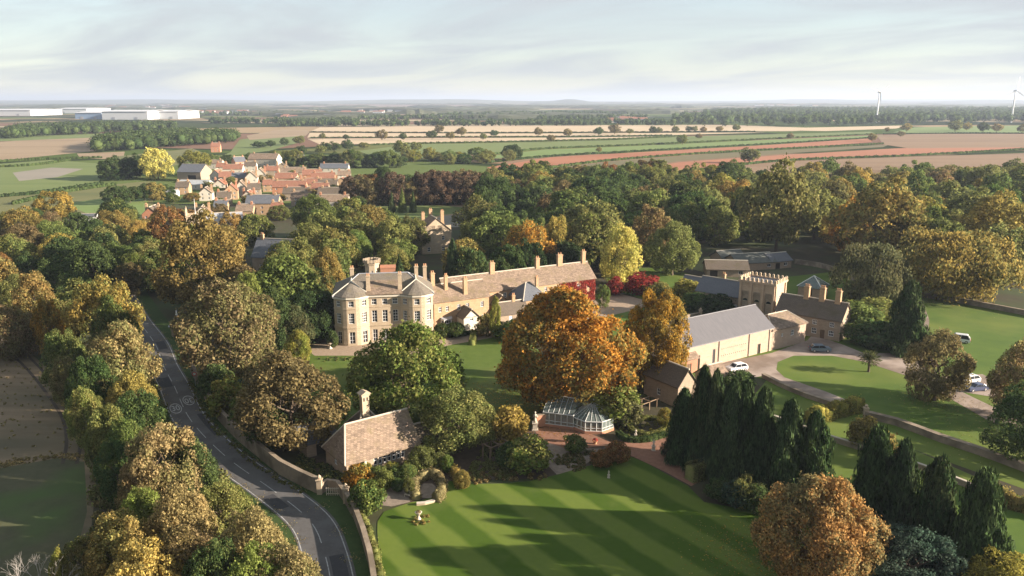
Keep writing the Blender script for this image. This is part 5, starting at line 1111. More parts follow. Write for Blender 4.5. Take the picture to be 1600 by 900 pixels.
p0 = P(1062,459); building('stable_lean_to', 'low purple-grey roofed shed left of the stable range', 'house', p0, rz, 5.4, 6.0, 2.8, 5.0, 'rubble_stone', 'blue_slates', 'gable', front=[(2.6,0.8,1.0,1.2,(2,2))])
p0 = P(1246,462); building('glass_roofed_store', 'store with pale glassy pyramid roof behind the tower', 'greenhouse', p0, math.radians(-38), 6.5, 6.5, 3.0, 5.6, 'rubble_stone', 'roof_glass', 'hip', front=[(3.2,0.2,1.6,2.2,'open')], hipw=3.2, ridge='white_paint')
surf('shade_net', (0.075,0.08,0.07), (0.12,0.125,0.11), 0.8); surf('poly_sheet', (0.30,0.32,0.32), (0.42,0.43,0.42), 0.8, rough=0.5)
for lab, px, py, rz_, W_, D_, E_, R_, rf in (('dark-roofed nursery shed at the left behind the stables', 1104, 432, -6, 13, 9, 2.4, 4.4, 'brown_slates'), ('long dark-roofed nursery shed in the middle behind the stables', 1152, 424, 14, 14, 9, 2.6, 4.8, 'shade_net'), ('dark nursery shed with pale gable just left of the tower top', 1130, 417, 20, 9, 8, 2.4, 4.6, 'shade_net'), ('small open-fronted nursery shed behind the tower', 1206, 421, 22, 8, 7, 2.6, 4.6, 'blue_slates')):
    building('nursery_shed', lab, 'shed', P(px, py), math.radians(rz_), W_, D_, E_, R_, 'rubble_stone', rf, 'gable', front=[(2.2,0,2.4,2.0,'open'),(W_-2.4,0.9,1.4,1.1,(2,1))], ov=0.4, ridge='cream_render')
# --- the cottage by the road
def lodge():
    a, b = P(541,722,2.9), P(652,690,2.9); rz = math.atan2(b.y-a.y, b.x-a.x); L = (b-a).length
    e = building('garden_cottage', 'cottage with large stone-slate roof and ribbon windows above the lawn', 'house', Vector((a.x,a.y,0)), rz, L, 7.4, 2.9, 7.0, 'rubble_stone', 'stone_slates', 'hipl', hipw=1.7, front=[(4.8+i*0.78,1.0,0.62,1.5,(1,2)) for i in range(7)]+[(2.0,0,1.6,2.2,'open')], left=[(3.6,1.0,1.0,1.2,(2,2))], ov=0.45)
    for x in (1.2, 2.9): q = MB(); q.box(x-0.15,x+0.15,-0.45,-0.1,0,2.6); q.build('porch_post', 'pale_timber', e)
    building('', '', '', None, 0, 3.4, 4.6, 2.2, 4.2, 'brick', 'brown_slates', 'gable', root=e, x0=L-0.4, y0=0.9, front=[(1.2,0.8,0.7,1.2,(1,2)),(2.4,0.8,0.7,1.2,(1,2))], ov=0.25)
    building('', '', '', None, 0, 4.4, 4.2, 4.2, 6.7, 'rubble_stone', 'brown_slates', 'hip', root=e, x0=5.2, y0=6.4, ov=0.2, hipw=1.8)
    c = MB(); c.box(-0.6,0.6,-0.5,0.5,4.5,9.3); c.box(-0.75,0.75,-0.65,0.65,9.3,9.5); c.box(-0.66,0.66,-0.56,0.56,9.5,9.62)
    ch = c.build('chimney', 'limestone', e, loc=(7.2,8.0,0))
    for x in (-0.28, 0.28): h = MB(); h.box(x-0.13,x+0.13,-0.512,-0.45,8.4,9.0); h.build('flue_opening', 'dark_opening', ch)
    c = MB(); c.slab([(-0.95,-0.85,9.62),(0.95,-0.85,9.62),(0,-0.85,10.05)], 0.01); c = MB(); c.add([(-0.9,-0.8,9.63),(0.9,-0.8,9.63),(0.9,0.8,9.63),(-0.9,0.8,9.63),(0,-0.8,10.1),(0,0.8,10.1)], [(0,1,4),(2,3,5),(1,2,5,4),(3,0,4,5),(3,2,1,0)]); c.build('chimney_cap', 'limestone', ch)
lodge()
a = P(480,716); building('garden_shed', 'dark low-roofed shed left of the cottage', 'shed', a, math.radians(35), 5.5, 4.5, 2.2, 3.6, 'rubble_stone', 'blue_slates', 'lean', front=[(2.8,0,2.4,1.9,'open')], ov=0.2)
# building by the conifers: stone gable, lower roofs
p0 = P(1058,638); building('gardeners_house', 'stone gabled house half hidden behind the conifers', 'house', p0, math.radians(33), 4.6, 9.0, 4.2, 7.0, 'rubble_stone', 'brown_slates', 'gable', axis='y', front=[(1.3,2.6,0.8,1.2,(2,2)),(3.3,0.0,0.9,2.0,'white_paint')], left=[(4.0,1.0,1.0,1.3,(2,2))])
p0 = P(1112,612); building('yard_shed', 'small tan-roofed shed behind the conifer tops', 'shed', p0, math.radians(33), 4.5, 4.5, 2.6, 4.4, 'cream_render', 'stone_slates', 'gable', front=[(1.2,0,0.8,2.0,'open'),(3.0,0.9,0.9,1.1,(2,2))])
p0 = P(1062,588); building('yard_shed', 'stone-roofed shed with red brick wall beside the barn', 'shed', p0, math.radians(33), 5.0, 4.0, 3.2, 4.8, 'brick', 'stone_slates', 'gable', front=[(2.5,0,1.4,2.2,'door_paint')])
# --- conservatory: glazed range ending in an octagon
def conservatory():
    c = P(927,676); e = tag(empty('conservatory', c, math.radians(-4)), 'white-framed glass conservatory with octagonal end and brick base', 'conservatory')
    R, H0, H1, Z = 3.7, 0.55, 2.2, 4.4; oc = [(R*math.cos(math.pi/8+i*math.pi/4), R*0.95*math.sin(math.pi/8+i*math.pi/4)+2.6) for i in range(8)]; cx, cyy = 0, 2.6
    b = MB(); b.prism([(1.04*x, 1.04*(y-2.6)+2.6) for x, y in oc], 0, H0); b.build('brick_base', 'brick', e)
    # rectangular range running back to the left
    rr = [(-8.6,2.2),(-3.4,0.9),(-1.6,6.2),(-6.8,8.0)]
    b = MB(); b.prism(rr, 0, H0-0.03); b.build('brick_base', 'brick', e)
    def wallglass(p, q, n, z0, z1, skip=()):
        p, q = Vector((p[0],p[1],0)), Vector((q[0],q[1],0))
        for i in range(n):
            a, bb = p.lerp(q, i/n), p.lerp(q, (i+1)/n); g = MB(); g.add([(a.x,a.y,z0),(bb.x,bb.y,z0),(bb.x,bb.y,z1),(a.x,a.y,z1)], [(0,1,2,3)]); g.build('pane', 'roof_glass', e)
            m = MB(); m.tube((a.x,a.y,z0-0.05),(a.x,a.y,z1+0.05),0.05,0.05,4); m.build('glazing_bar', 'aged_white', e)
        r = MB(); r.tube((p.x,p.y,z0),(q.x,q.y,z0),0.07,0.07,4); r.tube((p.x,p.y,z1),(q.x,q.y,z1),0.09,0.09,4); r.tube((p.x,p.y,(z0*0.7+z1*0.3)),(q.x,q.y,(z0*0.7+z1*0.3)),0.05,0.05,4); r.build('rail', 'aged_white', e)
    for i in range(8):
        wallglass(oc[i], oc[(i+1) % 8], 3, H0, H1)
        a, bb = oc[i], oc[(i+1) % 8]
        g = MB(); g.add([(a[0],a[1],H1+0.05),(bb[0],bb[1],H1+0.05),(cx,cyy,Z)], [(0,1,2)]); g.build('roof_pane', 'roof_glass', e)
        for f in (0, 1/3, 2/3):
            x, y = a[0]*(1-f)+bb[0]*f, a[1]*(1-f)+bb[1]*f; m = MB(); m.tube((x,y,H1+0.08),(cx+(x-cx)*0.06,cyy+(y-cyy)*0.06,Z-0.04),0.05 if f == 0 else 0.03,0.03,4); m.build('rafter', 'aged_white', e)
    fi = MB(); fi.lathe([(0.22,0),(0.16,0.2),(0.07,0.3),(0.12,0.5),(0.02,0.85)], 8, (cx,cyy,Z-0.1)); fi.build('finial', 'aged_white', e)
    wallglass(rr[0], rr[1], 5, H0, H1+0.4); wallglass(rr[1], rr[2], 4, H0, H1+0.4); wallglass(rr[2], rr[3], 5, H0, H1+0.4); wallglass(rr[3], rr[0], 5, H0, H1+0.4)
    A = [Vector((x, y, H1+0.45)) for x, y in rr]; m0 = (A[0]+A[3])/2+Vector((0,0,2.0)); m1 = (A[1]+A[2])/2+Vector((0,0,2.0))
    for u, v, s, t in ((A[0],A[1],m1,m0),(A[2],A[3],m0,m1)):
        n = 6
        for i in range(n):
            g = MB(); g.add([u.lerp(v,i/n), u.lerp(v,(i+1)/n), t.lerp(s,(i+1)/n), t.lerp(s,i/n)], [(0,1,2,3)]); g.build('roof_pane', 'roof_glass', e)
            m = MB(); m.tube(u.lerp(v,i/n), t.lerp(s,i/n), 0.035, 0.035, 4); m.build('rafter', 'aged_white', e)
    r = MB(); r.tube(m0, m1, 0.1, 0.1, 6); r.build('ridge_bar', 'aged_white', e)
    for a_, b_, c_ in ((A[0],A[3],m0),(A[1],A[2],m1)): g = MB(); g.add([a_, b_, c_], [(0,1,2)]); g.build('pane', 'roof_glass', e)
conservatory()
# --- round turret gazebo at the roadside, church, big house behind, dark barn
def gazebo():
    e = tag(empty('gazebo', P(279,524)), 'small round garden turret with conical slate roof by the road', 'gazebo')
    b = MB(); b.lathe([(1.55,0),(1.55,2.3),(1.7,2.3),(1.7,2.5)], 12); b.build('wall', 'rubble_stone', e)
    r = MB(); r.lathe([(2.15,2.45),(1.3,3.4),(0.6,4.5),(0.12,5.2)], 12); r.build('roof', 'lead', e)
    f = MB(); f.lathe([(0.28,5.15),(0.3,5.3),(0.1,5.45),(0.16,5.7),(0.03,6.4)], 8); f.build('finial', 'white_paint', e)
    d = MB(); d.box(-0.45,0.45,-1.62,-1.5,0,2.0); d.build('door', 'door_paint', e)
gazebo()
def church():
    p = P(294,376); e = tag(empty('church', p, math.radians(20)), 'pale stone church tower with corner pinnacles and flagpole among trees', 'church')
    W = 7.0; H = zat(p, 340); b = MB(); pl = []
    for a, c in (((0,0),(W,0)),((W,0),(W,W)),((W,W),(0,W)),((0,W),(0,0))): pl += facade(b, a, c, 0, H, [(W/2, H-3.4, 1.3, 2.2, (2,1))], 0.3)
    b.box(0.1,W-0.1,0.1,W-0.1,H-0.6,H-0.3); b.build('tower', 'limestone', e); fit(e, pl, 'limestone')
    c = MB(); c.box(-0.3,W+0.3,-0.3,0.2,H,H+0.8); c.box(-0.3,W+0.3,W-0.2,W+0.3,H,H+0.8); c.box(-0.3,0.2,0.2,W-0.2,H,H+0.8); c.box(W-0.2,W+0.3,0.2,W-0.2,H,H+0.8); c.build('parapet', 'limestone', e)
    for x in (0,W):
        for y in (0,W): q = MB(); q.lathe([(0.42,0),(0.36,0.9),(0.42,1.0),(0.05,3.0)], 6, (x,y,H+0.79)); q.build('pinnacle', 'limestone', e)
    f = MB(); f.tube((W/2,W/2,H-0.3),(W/2,W/2,H+7.0),0.11,0.06,6); f.build('flagpole', 'white_paint', e)
    building('', '', '', None, 0, 14, 8, 6, 10, 'limestone', 'lead', 'gable', root=e, x0=W+0.2, y0=-0.5, front=W3((3,7,11),2,1.4,2.6,(2,2)))
church()
p0 = P(660,398); building('gabled_house', 'tall pale stone house with steep gables behind the manor', 'house', p0, math.radians(20), 11, 9, 8.5, 13.0, 'limestone', 'stone_slates', 'gable', axis='y', front=[(2.5,1,1.1,1.6,(2,2)),(8.0,1,1.1,1.6,(2,2)),(2.5,5,1.1,1.6,(2,2)),(8.0,5,1.1,1.6,(2,2)),(5.5,9,0.9,1.4,(2,2))], right=W3((2.5,6.5),5.0,1.1,1.6,(2,2)), chim=((0.15,0.5,14.6,1.2,0.9,9),(0.85,0.7,14.8,1.2,0.9,9),(0.5,0.95,15.2,1.2,0.9,11)))
p0 = P(396,432); building('dark_roofed_house', 'house with long dark slate roof hidden among trees left of the manor', 'house', p0, math.radians(-12), 13, 9, 6.5, 11.5, 'rubble_stone', 'blue_slates', 'gable', front=W3((3,7,11),2.8,1.0,1.3,(2,2)), chim=((0.12,0.5,13.0,1.0,0.8,8.5),))
p0 = P(124,346); building('white_shed', 'little white shed at the edge of the left wood', 'shed', p0, math.radians(4), 7.5, 4.0, 2.4, 3.2, 'white_paint', 'blue_slates', 'gable', front=[(2,0.9,1.0,0.9,(2,1)),(5.5,0,0.9,1.9,'door_paint')])
# --- the village
VIL = [ # centre x, base y, width px, rot, depth m, eave, ridge, wall, roof, label
 (296,284,40,-8,16,6.0,10.5,'rubble_stone','blue_slates','large dark slate barn at the left end of the village'),
 (300,296,50,-8,10,2.8,5.0,'cream_render','poly_sheet','long pale-roofed shed in front of the dark slate barn'),
 (337,287,14,60,9,5.0,8.5,'cream_render','pantiles','white gable house right of the dark slate barn'),
 (364,276,30,5,8,5.0,8.0,'cream_render','pantiles','red-roofed house behind the orange-roofed row'),
 (354,288,22,12,8,4.5,7.6,'warm_stone','pantiles','orange-roofed house beside the slate cottage'),
 (374,290,22,12,8,4.6,7.6,'warm_stone','blue_slates','slate-roofed cottage right of the orange one'),
 (393,291,18,65,10,5.0,8.6,'cream_render','stone_slates','pale gable-ended house, left of the two gables'),
 (407,286,16,65,10,5.4,9.0,'cream_render','stone_slates','pale gable-ended house, right of the two gables'),
 (410,260,46,-4,14,5.5,9.5,'cream_render','stone_slates','big tan-roofed farm building behind the village'),
 (377,262,16,40,9,4.5,8.0,'brick','blue_slates','dark-roofed gable house beside the big farm building'),
 (459,280,38,6,8,4.6,7.4,'rubble_stone','stone_slates','long tan house at the back right of the village'),
 (447,291,34,4,8,4.6,7.8,'warm_stone','pantiles','orange-roofed house in the middle of the village'),
 (488,284,30,8,8,4.4,7.6,'brick','pantiles','orange-roofed house at the back of the right cluster'),
 (505,290,36,6,8,4.4,7.6,'warm_stone','pantiles','widest orange-roofed house of the right cluster'),
 (486,297,26,4,7,3.6,6.4,'warm_stone','pantiles','low orange-roofed house at the front of the right cluster'),
 (522,273,44,2,9,4.4,7.4,'cream_render','blue_slates','grey-roofed long house at the far right of the village'),
 (452,305,52,4,8,4.4,7.6,'brick','pantiles','long red-roofed row in front of the village'),
 (362,312,14,70,9,4.6,8.0,'warm_stone','pantiles','small orange roof above the grey-roofed house'),
 (377,307,14,65,8,4.6,8.2,'cream_render','stone_slates','small pale gable between orange and red roofs'),
 (398,309,20,15,8,4.4,7.4,'rubble_stone','brown_slates','brown-roofed cottage left of the long red row'),
 (410,336,50,3,9,5.2,8.6,'warm_stone','blue_slates','large grey slate house nearest the trees'),
 (382,343,26,5,8,3.6,6.2,'warm_stone','stone_slates','low tan outhouse left of the large grey slate house'),
 (432,342,14,5,8,3.8,6.8,'brick','pantiles','little orange-ended annex right of the large grey slate house'),
 (462,314,40,3,8,3.8,6.6,'rubble_stone','brown_slates','mossy brown roof below the long red row'),
 (522,315,50,3,8,4.0,6.8,'rubble_stone','brown_slates','long mossy brown roof at the right of the village'),
 (519,328,50,3,8,4.0,6.8,'cream_render','stone_slates','tan long house at the right front of the village'),
 (329,264,34,0,9,4.0,6.5,'cream_render','stone_slates','pale low house at the back left of the village'),
 (337,238,14,10,9,5.5,9.0,'brick','pantiles','lone red house beyond the village'),
 (318,358,12,70,7,6.0,9.0,'cream_render','stone_slates','white gable right of the church'),
 (266,308,20,3,5,2.6,3.6,'white_paint','white_sheet','white garden marquee left of the village'),
 (236,352,14,60,8,4.5,7.5,'brick','brown_slates','dark red house hidden in trees left of the church'),
 (470,255,14,40,8,5.0,8.0,'cream_render','blue_slates','white house in the trees behind the village'),
]
XV = [(318,278,16,10,'blue_slates'),(343,300,18,62,'pantiles'),(420,300,18,8,'pantiles'),(425,276,20,5,'pantiles'),(391,268,18,5,'brown_slates'),(346,270,16,4,'pantiles'),(512,300,30,4,'brown_slates'),(534,296,22,60,'pantiles'),(470,322,30,3,'stone_slates'),(350,322,22,12,'brown_slates'),(500,306,26,3,'pantiles'),(538,284,20,8,'stone_slates'),(322,314,18,64,'stone_slates'),(345,338,20,8,'blue_slates'),(440,270,18,62,'brown_slates'),(388,320,18,60,'pantiles'),(285,304,20,6,'brown_slates'),(463,296,18,63,'stone_slates')]
RC = {'blue_slates':'slate grey', 'pantiles':'terracotta', 'brown_slates':'brown', 'stone_slates':'tan'}; XS = sorted(XV); kk = {}
for t in XS: kk.setdefault(t[4], []).append(t)
for t in XV: VIL.append((t[0], t[1], t[2], t[3], 7, 4.0, 6.8, ['warm_stone','cream_render','rubble_stone'][t[0] % 3], t[4], f'{ordinal(kk[t[4]].index(t))} small {RC[t[4]]}-roofed infill cottage from the left in the village'))
for i, (x, yb, wp, rot, D, E_, R_, wl, rf, lab) in enumerate(VIL):
    base = P(x, yb); dp = depth(base); r = math.radians(rot); D *= 1.0; E_ *= 1.1; R_ *= 1.08; Wd = max(5.0, 1.0*wp/F*dp/max(0.45, abs(math.cos(r))+0.25*abs(math.sin(r))))
    if rot > 55: Wd = max(7.0, wp/F*dp); ax = 'y'; r = math.radians(rot-55)
    else: ax = 'x'
    lo = base-Vector((math.cos(r), math.sin(r), 0))*Wd/2; n = max(2, int(Wd/4.0)); fr = []
    for j in range(n): fr += [(Wd*(j+0.5)/n, 0.9, 1.0, 1.2, (2,2))]+([(Wd*(j+0.5)/n, 3.1, 1.0, 1.1, (2,2))] if E_ > 4.2 else [])
    if i == 0: fr = [(Wd*0.62, 0.3, 6.0, 4.2, 'open')]
    if 'marquee' in lab: fr = []
    building('village_house' if 'barn' not in lab and 'farm' not in lab else 'village_barn', lab, 'house' if 'marquee' not in lab else 'marquee', lo, r, Wd, D, E_, R_, wl, rf, 'gable', axis=ax, front=fr, right=[(D/2,1.0,1.0,1.2,(2,2))] if 'marquee' not in lab else (), chim=() if 'barn' in lab or 'shed' in lab or 'marquee' in lab else ((0.12,0.5,R_+1.0,1.0,0.8,E_),(0.88,0.5,R_+1.0,1.0,0.8,E_)), cm='brick' if i % 2 else 'warm_stone', group='houses of the village', ov=0.25)
# ---------------------------------------------------------------- walls
def wall_line(name, label, pix, h, t, m='old_wall', cope='old_wall', copeh=0.14, group=None, step=3.0, posts=None):
    ln = catmull([P(*q) for q in pix], step); o = ln[0].copy(); e = tag(empty(name, o), label, 'wall', group)
    def body(t_, z0, z1, nm, mm):
        A, B = offset(ln, t_/2), offset(ln, -t_/2); n = len(ln); b = MB()
        v = [(q.x-o.x, q.y-o.y, z0) for q in A]+[(q.x-o.x, q.y-o.y, z0) for q in B]+[(q.x-o.x, q.y-o.y, z1) for q in A]+[(q.x-o.x, q.y-o.y, z1) for q in B]
        f = [x for i in range(n-1) for x in ((i+1,i,2*n+i,2*n+i+1),(n+i,n+i+1,3*n+i+1,3*n+i),(2*n+i,3*n+i,3*n+i+1,2*n+i+1))]+[(0,n,3*n,2*n),(2*n-1,n-1,3*n-1,4*n-1)]
        b.add(v, f); b.build(nm, mm, e)
    body(t, 0, h, 'masonry', m); body(t+0.16, h, h+copeh, 'coping', cope)
    for i in posts or (): 
        q = ln[i]-o; b = MB(); b.box(q.x-0.35,q.x+0.35,q.y-0.35,q.y+0.35,0,h+0.6); b.box(q.x-0.45,q.x+0.45,q.y-0.45,q.y+0.45,h+0.6,h+0.75); b.lathe([(0.1,0),(0.3,0.25),(0.3,0.4),(0.05,0.65)], 8, (q.x,q.y,h+0.75)); b.build('gate_pier', 'limestone', e)
    return e
wall_line('estate_wall', 'tall stone wall curving along the road', [(300,582),(312,604),(330,638),(350,664),(376,690),(404,713),(440,742),(470,758),(500,772)], 2.3, 0.5)
wall_line('garden_wall', 'roadside stone wall along the left edge of the striped lawn', [(541,786),(556,812),(568,845),(578,880),(586,930),(590,990)], 1.8, 0.5)
wall_line('gateway_wall', 'short wall with stone gate piers below the cottage', [(500,772),(512,766),(528,768),(541,786)], 1.6, 0.45, posts=(0,-1))
wall_line('park_wall', 'low stone wall running along the park lawn to the right edge', [(1352,652),(1400,664),(1470,690),(1530,710),(1600,736),(1680,768)], 1.1, 0.9, posts=(0,))
wall_line('drive_wall', 'low curved stone wall between drive and conifers', [(1192,590),(1215,602),(1262,622),(1318,640)], 0.8, 0.7)
wall_line('kitchen_garden_wall', 'pale-coped wall behind the conifers at the right', [(1160,640),(1240,668),(1300,690),(1415,726),(1505,760),(1600,800),(1680,830)], 0.9, 0.3, cope='ridge_tile')
wall_line('boundary_wall', 'long tan wall across the park below the right wood', [(1440,464),(1490,472),(1540,481),(1620,496),(1700,510)], 1.3, 0.6)
wall_line('boundary_wall', 'tan garden wall in the shade behind the tower', [(1242,412),(1280,418),(1312,428),(1336,440)], 1.5, 0.5)
wall_line('yard_wall', 'short stone wall behind the barn roof', [(1052,506),(1094,498)], 1.6, 0.5, posts=(-1,))
wall_line('low_wall', 'low pale wall at the front of the hedge ring', [(651,790),(664,789),(679,785)], 0.35, 0.35, 'limestone', 'statue_stone', 0.1)
wall_line('garden_wall', 'red brick garden wall beside the statue', [(838,668),(850,666),(872,660)], 2.2, 0.4, 'brick')
# gate at the gateway
g = tag(empty('garden_gate', P(521,775)), 'white timber gate between the stone piers below the cottage', 'gate'); 
for i in range(7): b = MB(); b.box(-1.0+i*0.3,-0.9+i*0.3,-0.03,0.03,0.1,1.3); b.build('bar', 'pale_timber', g)
for z in (0.3, 1.1): b = MB(); b.box(-1.05,1.0,0.03,0.08,z,z+0.1); b.build('rail', 'pale_timber', g)
# garden furniture and ornament
def statue(label, px, py, hh, cat='statue'):
    e = tag(empty('garden_statue', P(px, py)), label, cat); k = hh/3.2
    b = MB(); b.box(-0.5*k,0.5*k,-0.5*k,0.5*k,0,0.25*k); b.box(-0.38*k,0.38*k,-0.38*k,0.38*k,0.25*k,1.2*k); b.box(-0.48*k,0.48*k,-0.48*k,0.48*k,1.2*k,1.36*k); b.build('pedestal', 'statue_stone', e)
    f = MB(); z = 1.36*k; f.lathe([(0.26*k,0),(0.22*k,0.5*k),(0.16*k,0.75*k),(0.22*k,1.05*k),(0.25*k,1.3*k),(0.09*k,1.42*k),(0.09*k,1.5*k),(0.14*k,1.62*k),(0.13*k,1.76*k),(0.03*k,1.84*k)], 10, (0,0,z))
    f.tube((0.22*k,0,z+1.28*k),(0.42*k,-0.12*k,z+0.95*k),0.075*k,0.06*k,6); f.tube((0.42*k,-0.12*k,z+0.95*k),(0.2*k,-0.3*k,z+1.1*k),0.06*k,0.05*k,6); f.tube((-0.22*k,0,z+1.28*k),(-0.36*k,0.02*k,z+0.75*k),0.075*k,0.055*k,6); f.build('figure', 'statue_stone', e, smooth=True)
statue('pale statue on a pedestal in front of the red brick wall', 836, 672, 3.4)
statue('small pale statue at the corner of the knot garden', 993, 684, 1.6)
statue('slim stone post figure on the pink path', 1021, 704, 2.0)
statue('white statuette at the edge of the lawn border', 951, 747, 1.3)
def urn(label, px, py, k):
    e = tag(empty('stone_urn', P(px, py)), label, 'urn'); b = MB(); b.lathe([(0.55*k,0),(0.5*k,0.25*k),(0.25*k,0.4*k),(0.2*k,0.9*k),(0.3*k,1.0*k),(0.6*k,1.5*k),(0.72*k,1.6*k),(0.6*k,1.62*k),(0.3*k,1.45*k)], 12); b.build('bowl', 'statue_stone', e, smooth=True)
    rng = np.random.default_rng(int(px)); v = sphere_dirs(rng, 160); v[:,2] = abs(v[:,2]); o = obj('plant', quads_mesh('plant', cards(rng, v*0.5*k+np.array([0,0,1.5*k]), v, 0.1*k), 'leaves'), e); o.color = (*PAL['brown'][0], 1); o['tint'] = list(PAL['rust'][1])
urn('stone urn on its own round bed on the striped lawn', 654, 812, 0.7); urn('low stone urn beside the manor terrace steps', 516, 545, 0.9)
planting('garden_bed', 'little round bed under the stone urn', [(638,812),(650,806),(668,806),(672,816),(660,822),(642,820)], 14, (0.2,0.45), ('ochre','olive green'), 0.1, 15)
planting('garden_bed', 'border of mixed flowers below the gravel terrace', [(496,560),(560,556),(640,556),(640,560),(560,562),(500,566)], 40, (0.2,0.5), ('dark green','olive green'), 0.12, 16)
def pergola(label, px0, px1, h, n=4):
    a, b = P(*px0), P(*px1); L = (b-a).length; e = tag(empty('pergola', a, math.atan2(b.y-a.y, b.x-a.x)), label, 'pergola')
    for i in range(n):
        q = MB(); x = L*i/(n-1); q.box(x-0.08,x+0.08,-0.08,0.08,0,h); q.box(x-0.08,x+0.08,1.72,1.88,0,h); q.build('post', 'timber', e)
        q = MB(); q.box(x-0.06,x+0.06,-0.3,2.1,h+0.12,h+0.26); q.build('cross_beam', 'timber', e)
    for y in (0, 1.8): q = MB(); q.box(-0.3,L+0.3,y-0.07,y+0.07,h,h+0.12); q.build('beam', 'timber', e)
pergola('timber pergola right of the cottage', (766,722), (792,712), 2.3, 3); pergola('open timber frame right of the conservatory', (990,650), (1026,636), 1.5, 4)
def bench(label, px, py, rz):
    e = tag(empty('garden_bench', P(px, py), rz), label, 'bench')
    for i in range(4): q = MB(); q.box(-0.8,0.8,-0.22+i*0.12,-0.12+i*0.12,0.43,0.47); q.build('seat_slat', 'pale_timber', e)
    for i in range(3): q = MB(); q.box(-0.8,0.8,0.26,0.3,0.58+i*0.15,0.68+i*0.15); q.build('back_slat', 'pale_timber', e)
    for x in (-0.75,0.75):
        for y0, z in ((-0.2,0.43),(0.24,1.0)): q = MB(); q.box(x-0.04,x+0.04,y0-0.02,y0+0.04,0,z); q.build('leg', 'pale_timber', e)
bench('timber bench beside the hedge ring below the cottage', 640, 778, -0.6)
def pot(label, px, py, k, col):
    e = tag(empty('flower_pot', P(px, py)), label, 'flower pot'); b = MB(); b.lathe([(0.22*k,0),(0.34*k,0.5*k),(0.38*k,0.5*k),(0.38*k,0.6*k),(0.3*k,0.58*k)], 10); b.build('pot', 'clay_pot', e)
    rng = np.random.default_rng(int(px+py)); v = sphere_dirs(rng, 120); v[:,2] = abs(v[:,2]); o = obj('plant', quads_mesh('plant', cards(rng, v*0.5*k+np.array([0,0,0.55*k]), v, 0.11*k), 'leaves'), e); o.color = (*PAL[col][0], 1); o['tint'] = list(PAL[col][1])
pot('clay pot at the left side of the brick apron', 884, 690, 1.1, 'mid green'); pot('clay pot at the front of the conservatory', 930, 694, 1.0, 'red')
# sign by the wall
e = tag(empty('road_sign', P(305.5,603)), 'round red and white road sign on a grey post by the wall', 'sign'); b = MB(); b.tube((0,0,0),(0,0,2.7),0.05,0.05,6); b.build('post', 'lead', e)
M_ = Matrix.Rotation(math.radians(20),4,'Z')@Matrix.Rotation(math.pi/2,4,'X')
for nm, r, m, d in (('sign_rim',0.42,'sign_red',0.0),('sign_face',0.29,'white_paint',0.02)):
    b = MB(); v = [M_@Vector((r*math.cos(t*math.pi/10), r*math.sin(t*math.pi/10), z)) for z in (d, d+0.03) for t in range(20)]; v = [q+Vector((0,-0.06,2.5)) for q in v]
    b.add(v, [tuple(range(20,40)), tuple(range(19,-1,-1))]+[(i,(i+1)%20,(i+1)%20+20,i+20) for i in range(20)]); b.build(nm, m, e)
# leaves fallen on the grass and along the road
def litter(label, spots, n, cols, seed):
    rng = np.random.default_rng(seed); pos = []
    for (px, py, r) in spots: p = P(px, py); q = rng.normal(size=(n,3))*np.array([r*0.5, r*0.5, 0.0]); pos.append(q+np.array([p.x, p.y, 0.11]))
    pos = np.concatenate(pos); nr = unit(np.array([0,0,1.0])+rng.normal(size=(len(pos),3))*0.25)
    o = obj('fallen_leaves', quads_mesh('fallen_leaves', cards(rng, pos, nr, 0.11), 'leaves')); o.color = (*PAL[cols[0]][0], 1); o['tint'] = list(PAL[cols[1]][1]); tag(o, label, None, None, 'stuff')
litter('orange leaves fallen round the huge beech', [(885,645,13),(800,620,9),(850,655,8)], 1500, ('orange','rust'), 1)
litter('brown leaves fallen round the tree at the corner of the striped lawn', [(1240,860,9),(1180,870,8)], 900, ('orange','tawny'), 2)
litter('brown leaves fallen under the parkland trees', [(1468,628,8),(1560,680,12),(1480,470,12),(640,660,9)], 800, ('tawny','brown'), 3)
_rl = offset(redge, 5.5); _rr = offset(redge, -0.1); _s = [(*proj((q.x, q.y, 0)), 1.3) for q in _rl[4::3]+_rr[4::4]]
litter('leaf litter along both edges of the road', [q for q in _s if 400 < q[1] < 960], 60, ('tawny','brown'), 4)
